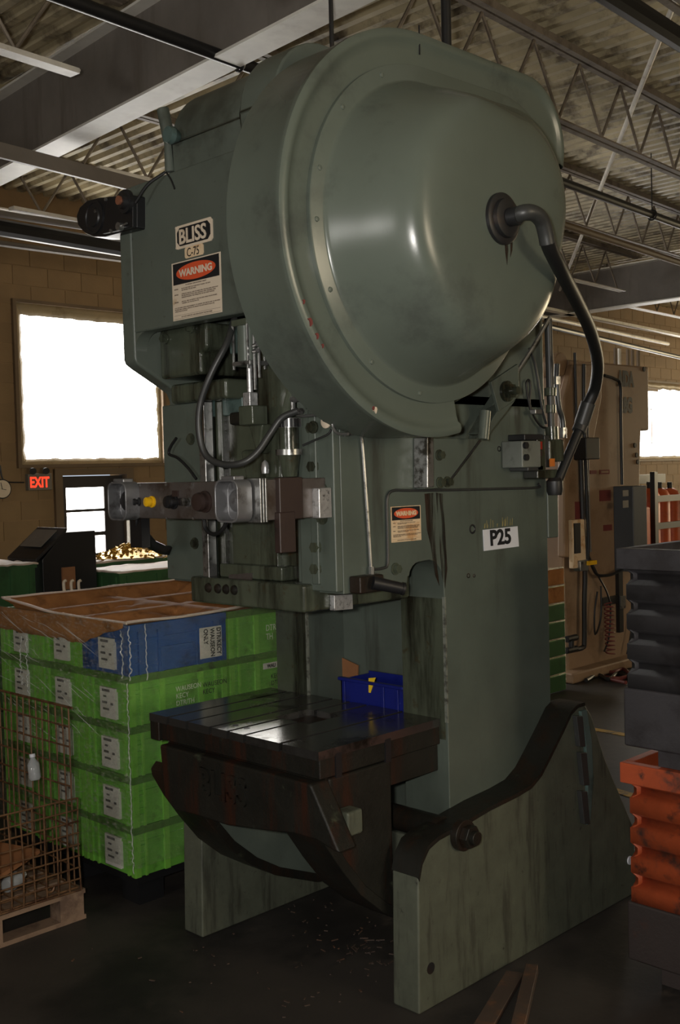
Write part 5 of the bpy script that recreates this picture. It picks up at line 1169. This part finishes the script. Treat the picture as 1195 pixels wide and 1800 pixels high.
for px in (1129, 1187):
    x = Gp(px, 900).x; MB().box(x - .05, x + .05, YG - .25, YG - .17, 0, Gp(px, 830).z).build('rack_post', m_dark if px < 1180 else m_gpipe, rk)
for py, mt in ((876, m_gpipe), (923, m_dark)): z = Gp(1150, py).z; MB().box(xl, xr, YG - .22, YG - .17, z - .05, z + .05).build('rack_rail', mt, rk)
MB().box(xl, xr, YG - .25, YG + .25, .03, .08).build('rack_base', m_dark, rk)
MB().box(xl, xr, YG + .2, YG + .25, Gp(1150, 850).z, Gp(1150, 834).z).build('rack_top', m_dark, rk)
a = at(1118, 900, 'y', 8.6); tag(MB().box(a.x - .25, a.x + .25, 8.5, 8.9, .0, at(1118, 893, 'y', 8.5).z).build('orange_crate', m_gas, bevel=.02), 'orange and white crate left of the gas cylinders', 'crate')

# -- stacked corrugated steel containers at the right edge
def container(z0, z1, mw, mbse, label, legmat):
    xf = 3.77; yl = 2.20; yr = 1.20; H = z1 - z0; xb = xf + .95
    r = thing('steel_container', ((xf + xb) / 2, (yl + yr) / 2, z0), label, 'container')
    # corrugated walls: front, far side
    zb, zt_ = z0 + .3 * H + .04, z1 - .08
    n = 4; prof = []
    for k in range(n):
        f = zb + (zt_ - zb) * k / n; s = (zt_ - zb) / n
        prof += [(0, f), (0, f + s * .45), (.03, f + s * .6), (.03, f + s * .85)]
    prof.append((0, zt_))
    def wall(u, nm, outx, outy):
        vs = []
        for dd, z in prof:
            for e in (0, 1):
                if u == 'x': vs.append((xf + dd if outx < 0 else xb - dd, yr + (yl - yr) * e, z))
                else: vs.append((xf + (xb - xf) * e, yl - dd if outy > 0 else yr + dd, z))
        m = len(prof); o = MB().add(vs, [(2 * i, 2 * i + 1, 2 * i + 3, 2 * i + 2) for i in range(m - 1)]).build(nm, mw, r, ang=20); o.modifiers.new('s', 'SOLIDIFY').thickness = .006
    wall('x', 'front_wall', -1, 0); wall('x', 'back_wall', 1, 0); wall('y', 'left_wall', 0, 1); wall('y', 'right_wall', 0, -1)
    t = .03
    for a_, b_, c_, d_ in ((xf - t, xf + .01, yr - t, yl + t), (xb - .01, xb + t, yr - t, yl + t), (xf + .01, xb - .01, yl - .01, yl + t), (xf + .01, xb - .01, yr - t, yr + .01)):
        MB().box(a_, b_, c_, d_, zt_, z1).build('rim', mw, r, .004)
    MB().box(xf - .012, xb, yr, yl + .02, z0 + .06, zb).build('base_panel', mbse, r, .01)
    for x in (xf + .0, xb - .1):
        for y in (yl - .22, yr + .1): MB().box(x, x + .1, y, y + .1, z0, z0 + .07).build('foot', mbse, r)
    return r
container(.0, .845, m_obin, m_obase, 'scraped orange corrugated steel container standing on the floor', m_dark)
container(.847, 1.68, m_gbin, m_gbin, 'dark grey corrugated container stacked on the orange one', m_dark)

# -- scrap on the floor
for k, (p, q, w_, lbl) in enumerate((((905, 1712), (835, 1830), .07, 'rusty flat steel bar on the floor, left of a pair'), ((935, 1702), (905, 1830), .05, 'rusty steel bar with angled end, right of a pair'))):
    a, b = at(*p, 'z', .02), at(*q, 'z', .02)
    tag(MB().obox((a + b) / 2, b - a, (b - a).length, w_, .035 if k else .02).build('steel_bar', m_grass, bevel=.003), lbl, 'metal bar')
spots = MB()
for i in range(110):
    px, py = rnd.gauss(520, 170), rnd.uniform(1560, 1790)
    if py > 1600 and 680 < px < 760: continue
    c = at(px, py, 'z', .003)
    if 2.8 < c.x and (c.y < 2.76 or c.y > 3.72): continue
    if c.y > 4.1: continue
    spots.obox(c, (rnd.uniform(-1, 1), rnd.uniform(-1, 1), 0), rnd.uniform(.006, .025), rnd.uniform(.003, .008), .003)
for i in range(30):
    c = at(rnd.gauss(640, 30), rnd.gauss(1668, 12), 'z', .004); spots.obox(c, (rnd.uniform(-1, 1), rnd.uniform(-1, 1), 0), rnd.uniform(.01, .04), .004, .004)
tag(spots.build('metal_shavings', m_grass), 'scattered brass chips and shavings on the dark floor', 'shavings', kind='stuff')
